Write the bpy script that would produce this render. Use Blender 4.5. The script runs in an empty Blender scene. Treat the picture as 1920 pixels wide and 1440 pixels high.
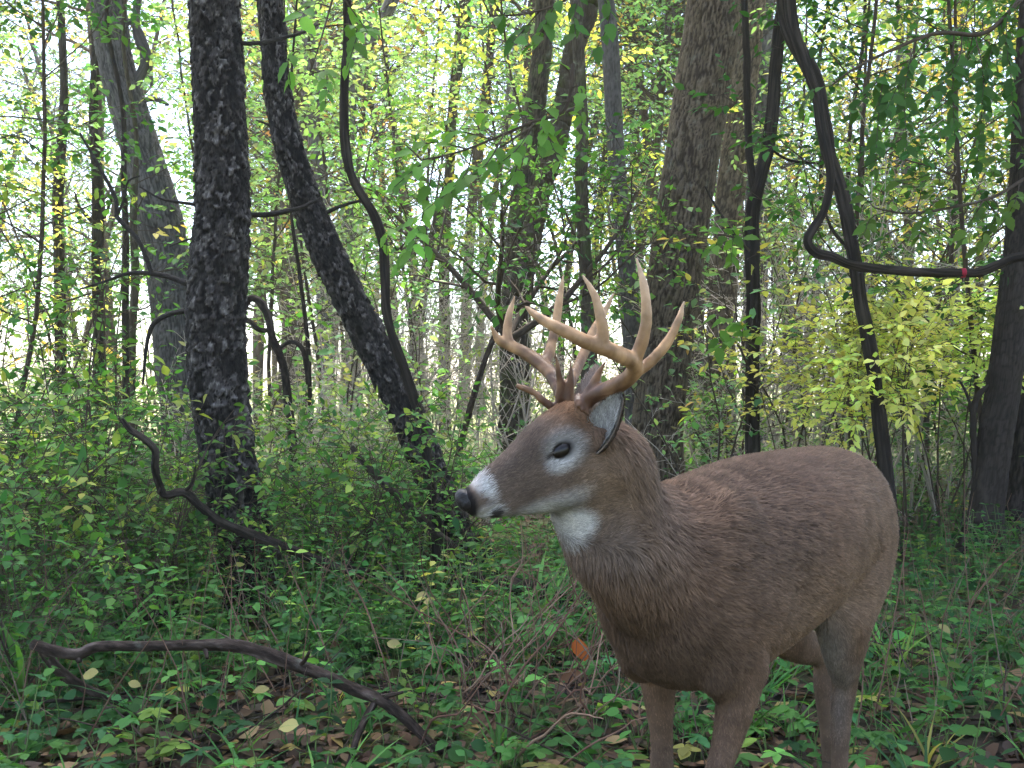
import bpy, math, random
import numpy as np
from mathutils import Vector, Matrix
from mathutils.bvhtree import BVHTree

R_ = math.radians
scene = bpy.context.scene
# ------------------------------------------------------------------ camera
CAM_H = 1.15
FPX = 1968.0            # focal length in pixels of the 1920 px wide frame
cam_data = bpy.data.cameras.new('camera')
cam_data.sensor_width = 36.0
cam_data.lens = 36.0 * FPX / 1920.0
cam_data.clip_start = 0.05
cam_data.clip_end = 2000.0
cam = bpy.data.objects.new('camera', cam_data)
cam.location = (0, 0, CAM_H)
cam.rotation_euler = (R_(90), 0, 0)
scene.collection.objects.link(cam)
scene.camera = cam
# ------------------------------------------------------------------ light
SUN_EL, SUN_AZ = 68.0, 350.0      # azimuth clockwise from +Y: high beyond the wood, veiled by cloud
world = bpy.data.worlds.new('World')
scene.world = world
world.use_nodes = True
wn, wl = world.node_tree.nodes, world.node_tree.links
wn.clear()
sky = wn.new('ShaderNodeTexSky')
sky.sky_type = 'NISHITA'
sky.sun_disc = False
sky.sun_elevation = R_(SUN_EL)
sky.sun_rotation = R_(SUN_AZ)
sky.air_density = 1.0
sky.dust_density = 1.5
sky.ozone_density = 1.0
hs = wn.new('ShaderNodeHueSaturation')
hs.inputs['Saturation'].default_value = 0.9
bg = wn.new('ShaderNodeBackground')
bg.inputs['Strength'].default_value = 0.13
wo = wn.new('ShaderNodeOutputWorld')
wl.new(sky.outputs[0], hs.inputs['Color'])
wl.new(hs.outputs[0], bg.inputs[0])
wl.new(bg.outputs[0], wo.inputs[0])
sun_data = bpy.data.lights.new('sun', 'SUN')
sun_data.energy = 4.5
sun_data.angle = R_(16)
sun_data.color = (1.0, 0.99, 0.97)
sun = bpy.data.objects.new('sun', sun_data)
sd = Vector((math.sin(R_(SUN_AZ)) * math.cos(R_(SUN_EL)), math.cos(R_(SUN_AZ)) * math.cos(R_(SUN_EL)), math.sin(R_(SUN_EL))))
sun.rotation_euler = sd.to_track_quat('Z', 'Y').to_euler()
sun.location = sd * 60
scene.collection.objects.link(sun)
scene.view_settings.view_transform = 'Standard'
scene.view_settings.look = 'None'
scene.view_settings.gamma = 1.0
scene.view_settings.exposure = 2.55
HAZE = .0011
scene.view_settings.use_curve_mapping = False
scene.cycles.use_denoising = True
scene.cycles.max_bounces = 4
scene.cycles.diffuse_bounces = 2
scene.cycles.transmission_bounces = 3
scene.cycles.volume_bounces = 1
scene.cycles.debug_use_spatial_splits = True
scene.cycles.use_adaptive_sampling = True
scene.cycles.adaptive_threshold = 0.04

# ------------------------------------------------------------------ helpers
COL = scene.collection
rng = np.random.default_rng(11)

def at(px, py, d):
    """point at distance d (metres along the view axis) seen at pixel (px,py) of the 1920x1440 frame"""
    return np.array([(px - 960.0) / FPX * d, d, CAM_H - (py - 720.0) / FPX * d])

def nz(v):
    v = np.asarray(v, float)
    return v / (np.linalg.norm(v, axis=-1, keepdims=True) + 1e-12)

def smooth(a, b, x):
    t = np.clip((x - a) / (b - a), 0, 1)
    return t * t * (3 - 2 * t)

def hash2(i, j, seed=0):
    h = (i.astype(np.int64) * 374761393 + j.astype(np.int64) * 668265263 + seed * 974711) & 0x7fffffff
    h = ((h ^ (h >> 13)) * 1274126177) & 0x7fffffff
    h = (h ^ (h >> 16)) & 0xffffff
    return h / float(0xffffff)

def vnoise(x, y, seed=0, wrapx=None):
    xi, yi = np.floor(x), np.floor(y)
    fx, fy = x - xi, y - yi
    fx = fx * fx * (3 - 2 * fx); fy = fy * fy * (3 - 2 * fy)
    def g(a, b):
        if wrapx: a = np.mod(a, wrapx)
        return hash2(a, b, seed)
    return (g(xi, yi) * (1 - fx) + g(xi + 1, yi) * fx) * (1 - fy) + (g(xi, yi + 1) * (1 - fx) + g(xi + 1, yi + 1) * fx) * fy

def cells(x, y, wrapx, seed=0):
    """cellular noise: F1, F2, random of nearest cell, local offset y"""
    xi, yi = np.floor(x), np.floor(y)
    f1 = np.full(x.shape, 9.0); f2 = np.full(x.shape, 9.0); rid = np.zeros(x.shape); oy = np.zeros(x.shape)
    for di in (-1, 0, 1):
        for dj in (-1, 0, 1):
            ci, cj = xi + di, yi + dj
            w = np.mod(ci, wrapx)
            cx = ci + .5 + .85 * (hash2(w, cj, seed) - .5); cy = cj + .5 + .85 * (hash2(w, cj, seed + 7) - .5)
            d = np.hypot(cx - x, cy - y)
            rr = hash2(w, cj, seed + 13)
            m = d < f1
            f2 = np.where(m, f1, np.minimum(f2, d))
            rid = np.where(m, rr, rid); oy = np.where(m, y - cy, oy)
            f1 = np.where(m, d, f1)
    return f1, f2, rid, oy

def build_mesh(name, V, polys, mat=None, attrs=None, shade_smooth=True):
    """V (n,3); polys = list of int arrays (m,k)"""
    me = bpy.data.meshes.new(name)
    V = np.ascontiguousarray(V, dtype=np.float32)
    me.vertices.add(len(V)); me.vertices.foreach_set('co', V.ravel())
    polys = [np.asarray(p, dtype=np.int32) for p in polys if len(p)]
    idx = np.concatenate([p.ravel() for p in polys])
    tot = np.concatenate([np.full(len(p), p.shape[1], dtype=np.int32) for p in polys])
    start = np.concatenate([[0], np.cumsum(tot)[:-1]]).astype(np.int32)
    me.loops.add(len(idx)); me.loops.foreach_set('vertex_index', idx)
    me.polygons.add(len(tot)); me.polygons.foreach_set('loop_start', start)
    if shade_smooth:
        me.polygons.foreach_set('use_smooth', np.ones(len(tot), dtype=bool))
    for k, a in (attrs or {}).items():
        a = np.asarray(a, dtype=np.float32)
        if a.ndim == 1:
            at_ = me.attributes.new(k, 'FLOAT', 'POINT'); at_.data.foreach_set('value', a)
        elif k.startswith('c'):
            at_ = me.attributes.new(k, 'FLOAT_COLOR', 'POINT')
            if a.shape[1] == 3: a = np.concatenate([a, np.ones((len(a), 1), np.float32)], 1)
            at_.data.foreach_set('color', a.ravel())
        else:
            at_ = me.attributes.new(k, 'FLOAT_VECTOR', 'POINT'); at_.data.foreach_set('vector', a.ravel())
    me.update(calc_edges=True)
    if mat: me.materials.append(mat)
    return me

def link(name, me, parent=None, loc=(0, 0, 0), rot=(0, 0, 0), scale=1.0):
    o = bpy.data.objects.new(name, me)
    COL.objects.link(o)
    o.location = tuple(float(v) for v in loc); o.rotation_euler = rot
    o.scale = (scale,) * 3 if np.isscalar(scale) else scale
    if parent: o.parent = parent
    return o

def tag(o, label=None, cat=None, group=None, kind=None):
    if label: o['label'] = label
    if cat: o['category'] = cat
    if group: o['group'] = group
    if kind: o['kind'] = kind
    return o

def thing(name, loc, label, cat, group=None):
    return tag(link(name, None, None, loc), label, cat, group)

class MB:
    """collects vertices and polygons of ONE mesh"""
    def __init__(s):
        s.V, s.P, s.A, s.n = [], {}, {}, 0
    def add(s, V, polys, **attrs):
        for p in polys:
            p = np.asarray(p)
            if len(p): s.P.setdefault(p.shape[1], []).append(p + s.n)
        s.V.append(np.asarray(V, float)); s.n += len(V)
        for k, a in attrs.items(): s.A.setdefault(k, []).append(np.asarray(a, float))
    def mesh(s, name, mat, shade_smooth=True, origin=None):
        V = np.concatenate(s.V)
        if origin is not None: V = V - np.asarray(origin)
        return build_mesh(name, V, [np.concatenate(p) for p in s.P.values()], mat, {k: np.concatenate(a) for k, a in s.A.items()}, shade_smooth)

def resample(P, R, ds=None, n=None, s_at=None):
    """Catmull-Rom through points P with radii R"""
    P = np.asarray(P, float); R = np.asarray(R, float)
    Q = np.concatenate([[2 * P[0] - P[1]], P, [2 * P[-1] - P[-2]]]); S = np.concatenate([[R[0]], R, [R[-1]]])
    out, rad = [], []
    t = np.linspace(0, 1, 16, endpoint=False)[:, None]
    for i in range(len(P) - 1):
        a, b, c, d = Q[i:i + 4]
        out.append(.5 * ((2 * b) + (c - a) * t + (2 * a - 5 * b + 4 * c - d) * t ** 2 + (3 * b - a - 3 * c + d) * t ** 3))
        tt = t[:, 0]; rad.append(S[i + 1] * (1 - tt) + S[i + 2] * tt)
    out = np.concatenate(out + [P[-1:]]); rad = np.concatenate(rad + [R[-1:]])
    L = np.concatenate([[0], np.cumsum(np.linalg.norm(np.diff(out, axis=0), axis=1))])
    if s_at is None:
        if n is None: n = max(3, int(L[-1] / ds) + 1)
        s_at = np.linspace(0, L[-1], n)
    else:
        s_at = s_at(L[-1], out, L)
    X = np.stack([np.interp(s_at, L, out[:, k]) for k in range(3)], 1)
    return X, np.interp(s_at, L, rad), s_at

def frames(X):
    T = nz(np.gradient(X, axis=0))
    N = np.zeros_like(T)
    a = np.array([1., 0, 0]) if abs(T[0, 0]) < .8 else np.array([0, 1., 0])
    n = nz(a - T[0] * a.dot(T[0]))
    for i in range(len(X)):
        n = n - T[i] * n.dot(T[i]); n /= np.linalg.norm(n) + 1e-12
        N[i] = n
    return T, N, np.cross(T, N)

def tube_faces(m, k, cap=True):
    i = np.arange(m - 1)[:, None]; j = np.arange(k)[None, :]
    a = i * k + j; b = i * k + (j + 1) % k
    q = np.stack([a, b, b + k, a + k], -1).reshape(-1, 4)
    return q

def tube(mb, P, R, k=6, ds=.05, n=None, wob=0.0, rg=rng, cap=True):
    X, r, s = resample(P, R, ds, n)
    if wob: X = X + (rg.random(X.shape) - .5) * wob * r[:, None] * 2
    T, N, B = frames(X)
    th = np.linspace(0, 2 * np.pi, k, endpoint=False)
    ring = np.cos(th)[None, :, None] * N[:, None] + np.sin(th)[None, :, None] * B[:, None]
    V = X[:, None] + ring * r[:, None, None]
    m = len(X)
    bk = np.stack([np.cos(th)[None] * r[:, None], np.sin(th)[None] * r[:, None], np.repeat(s[:, None], k, 1)], -1).reshape(-1, 3)
    V = V.reshape(-1, 3)
    polys = [tube_faces(m, k)]
    if cap:
        V = np.concatenate([V, X[:1] - T[:1] * r[0] * .2, X[-1:] + T[-1:] * r[-1] * .6])
        bk = np.concatenate([bk, [[0, 0, 0], [0, 0, s[-1]]]])
        j = np.arange(k)
        polys.append(np.stack([np.full(k, m * k), (j + 1) % k, j], 1))
        polys.append(np.stack([np.full(k, m * k + 1), (m - 1) * k + j, (m - 1) * k + (j + 1) % k], 1))
    mb.add(V, polys, bk=bk)
    return X, r

# ------------------------------------------------------------------ ground height
def gz(x, y):
    x = np.asarray(x, float); y = np.asarray(y, float)
    h = .10 * (vnoise(x * .35 + 40, y * .35 + 40, 3) - .5) + .05 * (vnoise(x * 1.1 + 9, y * 1.1 + 9, 5) - .5) + .02 * (vnoise(x * 4, y * 4, 6) - .5)
    far = smooth(6, 60, np.hypot(x, y))
    return h * (1 + 3 * far) - .02

# ------------------------------------------------------------------ materials
def new_mat(name):
    m = bpy.data.materials.new(name); m.use_nodes = True
    n, l = m.node_tree.nodes, m.node_tree.links
    n.clear()
    out = n.new('ShaderNodeOutputMaterial')
    return m, n, l, out

def bark_material(name, ramp, rough=.9, grain=(30, 30, 6), bump=.5, moss=0.0, lichen=0.0):
    """colour from the relief of the bark ('bh', set on the mesh) and from grain noise along the trunk ('bk')"""
    m, n, l, out = new_mat(name)
    p = n.new('ShaderNodeBsdfPrincipled'); p.inputs['Roughness'].default_value = rough
    p.inputs['Specular IOR Level'].default_value = .10
    ak = n.new('ShaderNodeAttribute'); ak.attribute_name = 'bk'
    ah = n.new('ShaderNodeAttribute'); ah.attribute_name = 'bh'  # cracks come out darker: bark's own tone plus some painted-in crevice shade
    mp = n.new('ShaderNodeMapping'); mp.inputs['Scale'].default_value = grain
    l.new(ak.outputs['Vector'], mp.inputs['Vector'])
    no = n.new('ShaderNodeTexNoise'); no.inputs['Scale'].default_value = 1.0; no.inputs['Detail'].default_value = 6; no.inputs['Roughness'].default_value = .65
    l.new(mp.outputs[0], no.inputs['Vector'])
    mx = n.new('ShaderNodeMath'); mx.operation = 'MULTIPLY_ADD'; mx.inputs[1].default_value = .62; 
    l.new(no.outputs['Fac'], mx.inputs[0])
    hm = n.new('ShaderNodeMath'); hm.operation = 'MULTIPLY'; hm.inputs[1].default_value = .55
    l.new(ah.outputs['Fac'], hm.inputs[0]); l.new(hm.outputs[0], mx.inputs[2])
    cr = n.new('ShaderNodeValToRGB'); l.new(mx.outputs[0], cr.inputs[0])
    el = cr.color_ramp.elements
    while len(el) > 1: el.remove(el[-1])
    el[0].position = ramp[0][0]; el[0].color = (*ramp[0][1], 1)
    for pos, c in ramp[1:]:
        e = el.new(pos); e.color = (*c, 1)
    colour = cr.outputs[0]
    for amount, c, sc, lo in ((moss, (.055, .085, .018), 5.0, .52), (lichen, (.30, .32, .25), 9.0, .60)):
        if amount:
            n2 = n.new('ShaderNodeTexNoise'); n2.inputs['Scale'].default_value = sc; n2.inputs['Detail'].default_value = 5
            l.new(ak.outputs['Vector'], n2.inputs['Vector'])
            r2 = n.new('ShaderNodeMapRange'); r2.inputs['From Min'].default_value = lo; r2.inputs['From Max'].default_value = lo + .14; r2.inputs['To Max'].default_value = amount
            l.new(n2.outputs['Fac'], r2.inputs['Value'])
            mm = n.new('ShaderNodeMix'); mm.data_type = 'RGBA'; mm.inputs['B'].default_value = (*c, 1)
            l.new(r2.outputs[0], mm.inputs['Factor']); l.new(colour, mm.inputs['A'])
            colour = mm.outputs['Result']
    l.new(colour, p.inputs['Base Color'])
    if bump > .25:
        b = n.new('ShaderNodeBump'); b.inputs['Strength'].default_value = bump; b.inputs['Distance'].default_value = .01
        l.new(no.outputs['Fac'], b.inputs['Height']); l.new(b.outputs[0], p.inputs['Normal'])
    else: no.inputs['Detail'].default_value = 1
    l.new(p.outputs[0], out.inputs[0])
    return m

def leaf_material(name, trans=.42, rough=.6, spec=.12, veins=0.0):
    """per-leaf colour 'col' times the object's own tint; thin leaf that lets light through"""
    m, n, l, out = new_mat(name)
    a = n.new('ShaderNodeAttribute'); a.attribute_name = 'col'
    oi = n.new('ShaderNodeObjectInfo')
    mu = n.new('ShaderNodeMix'); mu.data_type = 'RGBA'; mu.blend_type = 'MULTIPLY'; mu.inputs['Factor'].default_value = 1
    l.new(a.outputs['Color'], mu.inputs['A']); l.new(oi.outputs['Color'], mu.inputs['B'])
    m2 = mu
    p = n.new('ShaderNodeBsdfPrincipled'); p.inputs['Roughness'].default_value = rough; p.inputs['Specular IOR Level'].default_value = spec
    l.new(m2.outputs['Result'], p.inputs['Base Color'])
    t = n.new('ShaderNodeBsdfTranslucent')
    tm = n.new('ShaderNodeMix'); tm.data_type = 'RGBA'; tm.blend_type = 'MULTIPLY'; tm.inputs['Factor'].default_value = 1
    tm.inputs['B'].default_value = (1.5, 1.45, .8, 1)
    l.new(m2.outputs['Result'], tm.inputs['A']); l.new(tm.outputs['Result'], t.inputs['Color'])
    mix = n.new('ShaderNodeMixShader'); mix.inputs[0].default_value = trans
    l.new(p.outputs[0], mix.inputs[1]); l.new(t.outputs[0], mix.inputs[2]); l.new(mix.outputs[0], out.inputs[0])
    return m

def plain_material(name, c1, c2, scale=20, rough=.85, spec=.25, bump=.3, attr=None):
    m, n, l, out = new_mat(name)
    p = n.new('ShaderNodeBsdfPrincipled'); p.inputs['Roughness'].default_value = rough; p.inputs['Specular IOR Level'].default_value = spec
    tc = n.new('ShaderNodeTexCoord')
    no = n.new('ShaderNodeTexNoise'); no.inputs['Scale'].default_value = scale; no.inputs['Detail'].default_value = 5
    l.new(tc.outputs['Object'], no.inputs['Vector'])
    mm = n.new('ShaderNodeMix'); mm.data_type = 'RGBA'; mm.inputs['A'].default_value = (*c1, 1); mm.inputs['B'].default_value = (*c2, 1)
    mr = n.new('ShaderNodeMapRange'); mr.inputs['From Min'].default_value = .35; mr.inputs['From Max'].default_value = .65
    l.new(no.outputs['Fac'], mr.inputs['Value']); l.new(mr.outputs[0], mm.inputs['Factor'])
    col = mm.outputs['Result']
    if attr:
        a = n.new('ShaderNodeAttribute'); a.attribute_name = attr
        mu = n.new('ShaderNodeMix'); mu.data_type = 'RGBA'; mu.blend_type = 'MULTIPLY'; mu.inputs['Factor'].default_value = 1
        l.new(a.outputs['Color'], mu.inputs['A']); l.new(col, mu.inputs['B']); col = mu.outputs['Result']
    l.new(col, p.inputs['Base Color'])
    b = n.new('ShaderNodeBump'); b.inputs['Strength'].default_value = bump; b.inputs['Distance'].default_value = .004
    l.new(no.outputs['Fac'], b.inputs['Height']); l.new(b.outputs[0], p.inputs['Normal'])
    l.new(p.outputs[0], out.inputs[0])
    return m

M = {}
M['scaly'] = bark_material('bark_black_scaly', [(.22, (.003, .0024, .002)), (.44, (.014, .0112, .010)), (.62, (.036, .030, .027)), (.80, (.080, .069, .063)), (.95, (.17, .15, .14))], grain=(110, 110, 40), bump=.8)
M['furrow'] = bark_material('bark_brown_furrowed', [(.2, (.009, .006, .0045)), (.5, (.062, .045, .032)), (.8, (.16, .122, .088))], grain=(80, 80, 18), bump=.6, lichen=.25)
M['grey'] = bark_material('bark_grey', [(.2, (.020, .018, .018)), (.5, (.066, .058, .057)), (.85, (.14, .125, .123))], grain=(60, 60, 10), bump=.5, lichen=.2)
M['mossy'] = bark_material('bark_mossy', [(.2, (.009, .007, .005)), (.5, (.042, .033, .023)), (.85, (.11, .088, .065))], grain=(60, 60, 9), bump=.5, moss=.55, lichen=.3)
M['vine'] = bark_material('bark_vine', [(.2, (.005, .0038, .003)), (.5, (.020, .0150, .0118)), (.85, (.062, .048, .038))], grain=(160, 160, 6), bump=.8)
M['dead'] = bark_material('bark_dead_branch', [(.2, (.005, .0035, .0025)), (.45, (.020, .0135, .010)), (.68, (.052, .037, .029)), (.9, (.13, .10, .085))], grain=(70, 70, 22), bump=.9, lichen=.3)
M['twig'] = bark_material('twig', [(.2, (.015, .011, .008)), (.5, (.045, .033, .024)), (.85, (.10, .075, .055))], grain=(40, 40, 10), bump=.2)
M['paletwig'] = bark_material('pale_twig', [(.2, (.16, .125, .10)), (.5, (.30, .25, .21)), (.85, (.46, .40, .36))], grain=(40, 40, 10), bump=.2)
M['bramble'] = bark_material('bramble_stem', [(.2, (.045, .020, .014)), (.5, (.11, .058, .040)), (.85, (.22, .145, .10))], grain=(40, 40, 10), bump=.2)
M['drystem'] = bark_material('dry_stem', [(.2, (.05, .035, .022)), (.5, (.12, .09, .062)), (.85, (.21, .165, .12))], grain=(40, 40, 10), bump=.2)
M['stalk'] = bark_material('green_stalk', [(.2, (.04, .07, .02)), (.5, (.08, .13, .04)), (.85, (.16, .18, .07))], grain=(40, 40, 10), bump=.1)
M['leaf'] = leaf_material('leaf')
M['litter'] = leaf_material('fallen_leaf', trans=.12, rough=.75, spec=.2)
# ================================================================== GROUND
def warp(a):      # fine near the camera, coarse towards the horizon
    return np.sinh(a * 6.2) / np.sinh(6.2) * 420.0
gu = warp(np.linspace(-1, 1, 241)); gv = warp(np.linspace(-.72, 1, 241))
GX, GY = np.meshgrid(gu, gv + 3.0)
gi = np.arange(240)[:, None] * 241 + np.arange(240)[None, :]
ground_mat, n, l, out = new_mat('forest_floor')
p = n.new('ShaderNodeBsdfPrincipled'); p.inputs['Roughness'].default_value = .95; p.inputs['Specular IOR Level'].default_value = .15
tc = n.new('ShaderNodeTexCoord')
n1 = n.new('ShaderNodeTexNoise'); n1.inputs['Scale'].default_value = 14; n1.inputs['Detail'].default_value = 8; n1.inputs['Roughness'].default_value = .7
l.new(tc.outputs['Object'], n1.inputs['Vector'])
cr = n.new('ShaderNodeValToRGB'); l.new(n1.outputs['Fac'], cr.inputs[0])
cr.color_ramp.elements[0].position = .3; cr.color_ramp.elements[0].color = (.010, .007, .005, 1)
cr.color_ramp.elements[1].position = .75; cr.color_ramp.elements[1].color = (.055, .038, .026, 1)
n2 = n.new('ShaderNodeTexNoise'); n2.inputs['Scale'].default_value = .55; n2.inputs['Detail'].default_value = 6
l.new(tc.outputs['Object'], n2.inputs['Vector'])
mr = n.new('ShaderNodeMapRange'); mr.inputs['From Min'].default_value = .42; mr.inputs['From Max'].default_value = .6; mr.inputs['To Max'].default_value = .75
l.new(n2.outputs['Fac'], mr.inputs['Value'])
n3 = n.new('ShaderNodeTexNoise'); n3.inputs['Scale'].default_value = 30; n3.inputs['Detail'].default_value = 3
l.new(tc.outputs['Object'], n3.inputs['Vector'])
cg = n.new('ShaderNodeValToRGB'); l.new(n3.outputs['Fac'], cg.inputs[0])
cg.color_ramp.elements[0].position = .35; cg.color_ramp.elements[0].color = (.035, .055, .014, 1)
cg.color_ramp.elements[1].position = .7; cg.color_ramp.elements[1].color = (.13, .17, .05, 1)
mm = n.new('ShaderNodeMix'); mm.data_type = 'RGBA'
l.new(mr.outputs[0], mm.inputs['Factor']); l.new(cr.outputs[0], mm.inputs['A']); l.new(cg.outputs[0], mm.inputs['B'])
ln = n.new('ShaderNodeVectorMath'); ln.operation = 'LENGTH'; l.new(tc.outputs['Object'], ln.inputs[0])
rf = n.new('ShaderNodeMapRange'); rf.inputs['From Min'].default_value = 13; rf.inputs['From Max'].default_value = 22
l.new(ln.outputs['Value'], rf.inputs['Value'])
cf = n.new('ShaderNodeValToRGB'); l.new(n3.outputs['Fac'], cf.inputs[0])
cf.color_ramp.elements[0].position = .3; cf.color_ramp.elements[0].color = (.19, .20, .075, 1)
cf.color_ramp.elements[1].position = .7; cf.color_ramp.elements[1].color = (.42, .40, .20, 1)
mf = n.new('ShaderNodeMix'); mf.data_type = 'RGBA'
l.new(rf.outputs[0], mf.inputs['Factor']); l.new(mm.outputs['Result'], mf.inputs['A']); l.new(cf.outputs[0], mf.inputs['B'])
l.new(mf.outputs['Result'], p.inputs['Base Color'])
bp = n.new('ShaderNodeBump'); bp.inputs['Strength'].default_value = .8; bp.inputs['Distance'].default_value = .03
l.new(n1.outputs['Fac'], bp.inputs['Height']); l.new(bp.outputs[0], p.inputs['Normal']); l.new(p.outputs[0], out.inputs[0])
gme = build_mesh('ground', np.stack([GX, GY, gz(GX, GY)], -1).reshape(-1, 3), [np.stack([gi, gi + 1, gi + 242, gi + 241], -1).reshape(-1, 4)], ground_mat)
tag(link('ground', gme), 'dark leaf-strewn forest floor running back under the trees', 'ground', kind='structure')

# ================================================================== LEAVES
def leaf_template(nm, width=.27, fold=.10, droop=.10, teeth=0.0, wide_at=.38, half_open=False):
    """leaf of length 1 along x: midrib points and two margins"""
    t = np.linspace(0, 1, nm)
    w = width * np.sin(np.pi * t ** (np.log(.5) / np.log(wide_at))) ** .85
    w[0] = 0; w[-1] = 0
    if teeth: w = w * (1 + teeth * ((np.arange(nm) % 2) * 2 - 1))
    z = -droop * t ** 2
    mid = np.stack([t, 0 * t, z], 1)
    le = np.stack([t, w, z + fold * w / width * .6], 1)[1:-1]
    ri = le * [1, -1, 1]
    V = np.concatenate([mid, le, ri])
    q, tr = [], []
    a, b = nm, nm + nm - 2
    tr += [[0, 1, a], [0, b, 1]]
    for i in range(1, nm - 2):
        q += [[i, i + 1, a + i, a + i - 1], [i, b + i - 1, b + i, i + 1]]
    tr += [[nm - 2, nm - 1, a + nm - 3], [nm - 2, b + nm - 3, nm - 1]]
    return V, [np.array(tr), np.array(q).reshape(-1, 4)] if q else [np.array(tr)]

LT = {'far': (np.array([[0, 0, 0], [.45, .30, .07], [1, 0, -.05], [.45, -.30, .07]], float), [np.array([[0, 2, 1], [0, 3, 2]])]),
      'mid': leaf_template(4, .27, .10, .12),
      'near': leaf_template(8, .27, .10, .16, teeth=.10),
      'round': leaf_template(6, .38, .08, .10, wide_at=.45),
      'oval': leaf_template(6, .24, .12, .25),
      'blade': leaf_template(6, .022, .01, .55, wide_at=.4)}
LT['blade'][0][:, 2] = LT['blade'][0][:, 2]

PAL = {'green': [(.45, (.060, .150, .030)), (.33, (.095, .200, .042)), (.12, (.030, .095, .024)), (.10, (.20, .27, .05))],
       'deep': [(.5, (.028, .082, .020)), (.35, (.045, .110, .024)), (.15, (.075, .15, .03))],
       'lime': [(.45, (.165, .275, .100)), (.25, (.26, .33, .12)), (.30, (.095, .20, .068))],
       'yellow': [(.4, (.46, .40, .10)), (.3, (.36, .38, .09)), (.15, (.52, .36, .10)), (.15, (.16, .26, .05))],
       'rust': [(.4, (.34, .20, .055)), (.3, (.26, .22, .05)), (.3, (.14, .18, .04))],
       'pale': [(.6, (.42, .44, .12)), (.25, (.34, .40, .10)), (.15, (.5, .46, .12))],
       'brown': [(.35, (.075, .042, .023)), (.25, (.12, .070, .038)), (.25, (.045, .028, .018)), (.10, (.19, .12, .065)), (.05, (.22, .16, .05))]}

def pal_cols(n_, pal, rg):
    ws = np.array([w for w, _ in PAL[pal]]); cs = np.array([c for _, c in PAL[pal]])
    run = max(1, min(28, n_ // 40)); m = n_ // run + 1          # leaves of one twig share their colour
    c = cs[rg.choice(len(ws), m, p=ws / ws.sum())] * np.exp(rg.normal(0, .15, (m, 1)))
    c = np.repeat(c, run, 0)[:n_]
    return c * np.exp(rg.normal(0, .12, (n_, 1))) * (1 + rg.normal(0, .05, (n_, 3)))

def add_leaves(mb, tmpl, pos, d, nr, size, col):
    T, polys = LT[tmpl]
    pos = np.asarray(pos, float); m = len(pos)
    if not m: return
    d = nz(d); nr = np.asarray(nr, float); nr = nz(nr - d * (nr * d).sum(1, keepdims=True)); sd_ = np.cross(nr, d)
    s = np.asarray(size, float).reshape(-1, 1, 1)
    V = pos[:, None] + s * (T[None, :, 0:1] * d[:, None] + T[None, :, 1:2] * sd_[:, None] + T[None, :, 2:3] * nr[:, None])
    off = (np.arange(m) * len(T))[:, None, None]
    mb.add(V.reshape(-1, 3), [(pl[None] + off).reshape(-1, pl.shape[1]) for pl in polys], col=np.repeat(col, len(T), 0))

UP = np.array([0, 0, 1.])
class Plant:
    def __init__(s): s.segs = []; s.lp = []; s.ld = []; s.ln = []; s.ls = []

def grow(pl, p, d, L, r, lev, c, rg):
    n_ = max(3, int(L / c['seg'][lev]))
    pts = [p]; dd = nz(d)
    for i in range(n_):
        dd = nz(dd + rg.normal(0, c['wig'][lev], 3) + UP * c['up'][lev])
        p = p + dd * L / n_; pts.append(p)
    pts = np.array(pts)
    pl.segs.append((pts, np.linspace(r, r * c.get('taper', .35), len(pts)), lev))
    tn = nz(np.gradient(pts, axis=0))
    f = lambda t: (np.array([np.interp(t * (len(pts) - 1), np.arange(len(pts)), pts[:, k]) for k in range(3)]), tn[min(len(pts) - 1, int(t * (len(pts) - 1) + .5))])
    if lev < c['max']:
        nc = c['nch'][lev]; nc = max(1, int(nc * (.75 + .5 * rg.random())))
        az = rg.random() * 6.28
        for i in range(nc):
            t = c['t0'][lev] + (1 - c['t0'][lev]) * (i + rg.random()) / nc
            q, tg = f(min(t, 1))
            az += 2.4
            a = nz(np.cross(tg, UP + [.013, .01, 0])); b = np.cross(tg, a)
            w = a * math.cos(az) + b * math.sin(az)
            if lev >= 1: w = w * [1, 1, c.get('flat', .45)]
            an = R_(c['ang'][lev]) * (.8 + .4 * rg.random())
            cd = nz(tg * math.cos(an) + nz(w) * math.sin(an))
            grow(pl, q, cd, c['len'][lev] * (1 - c.get('short', .55) * t) * (.7 + .6 * rg.random()), r * c.get('rr', .5) * (1 - .5 * t), lev + 1, c, rg)
    if lev >= c['max'] - c.get('leafback', 0) and c['lsp'] > 0:
        m = max(1, int(L / c['lsp'])); sgn = 1
        for i in range(m):
            t = c.get('lt0', .15) + (1 - c.get('lt0', .15)) * (i + .5) / m
            q, tg = f(t)
            sgn = -sgn
            sd_ = nz(np.cross(tg, UP + [.01, .01, 0])) * sgn
            e = rg.normal(0, .28, 3)
            if i == m - 1: dl = tg + e
            else: dl = tg * .55 + sd_ * .85 + e
            dl = dl + [0, 0, -c.get('hang', .2)]
            pl.lp.append(q); pl.ld.append(nz(dl)); pl.ln.append(nz(UP + rg.normal(0, c.get('tilt', .4), 3))); pl.ls.append(c['ls'] * (.55 + .75 * rg.random()))

def plant_meshes(name, pl, tmpl, pal, twigmat, rg, min_r=.0015, sides=(7, 5, 4, 3, 3)):
    a = MB()
    for P, Rr, lev in pl.segs:
        tube(a, P, np.maximum(Rr, min_r), sides[min(lev, 4)], n=max(3, len(P)), cap=False)
    b = MB()
    if pl.lp: add_leaves(b, tmpl, pl.lp, np.array(pl.ld), np.array(pl.ln), pl.ls, pal_cols(len(pl.lp), pal, rg))
    for k in list(a.A): pass
    a.A['bh'] = [np.full(a.n, .5)]
    return a.mesh(name + '_branches', M[twigmat]), (b.mesh(name + '_leaves', M['leaf']) if pl.lp else None)

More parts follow.
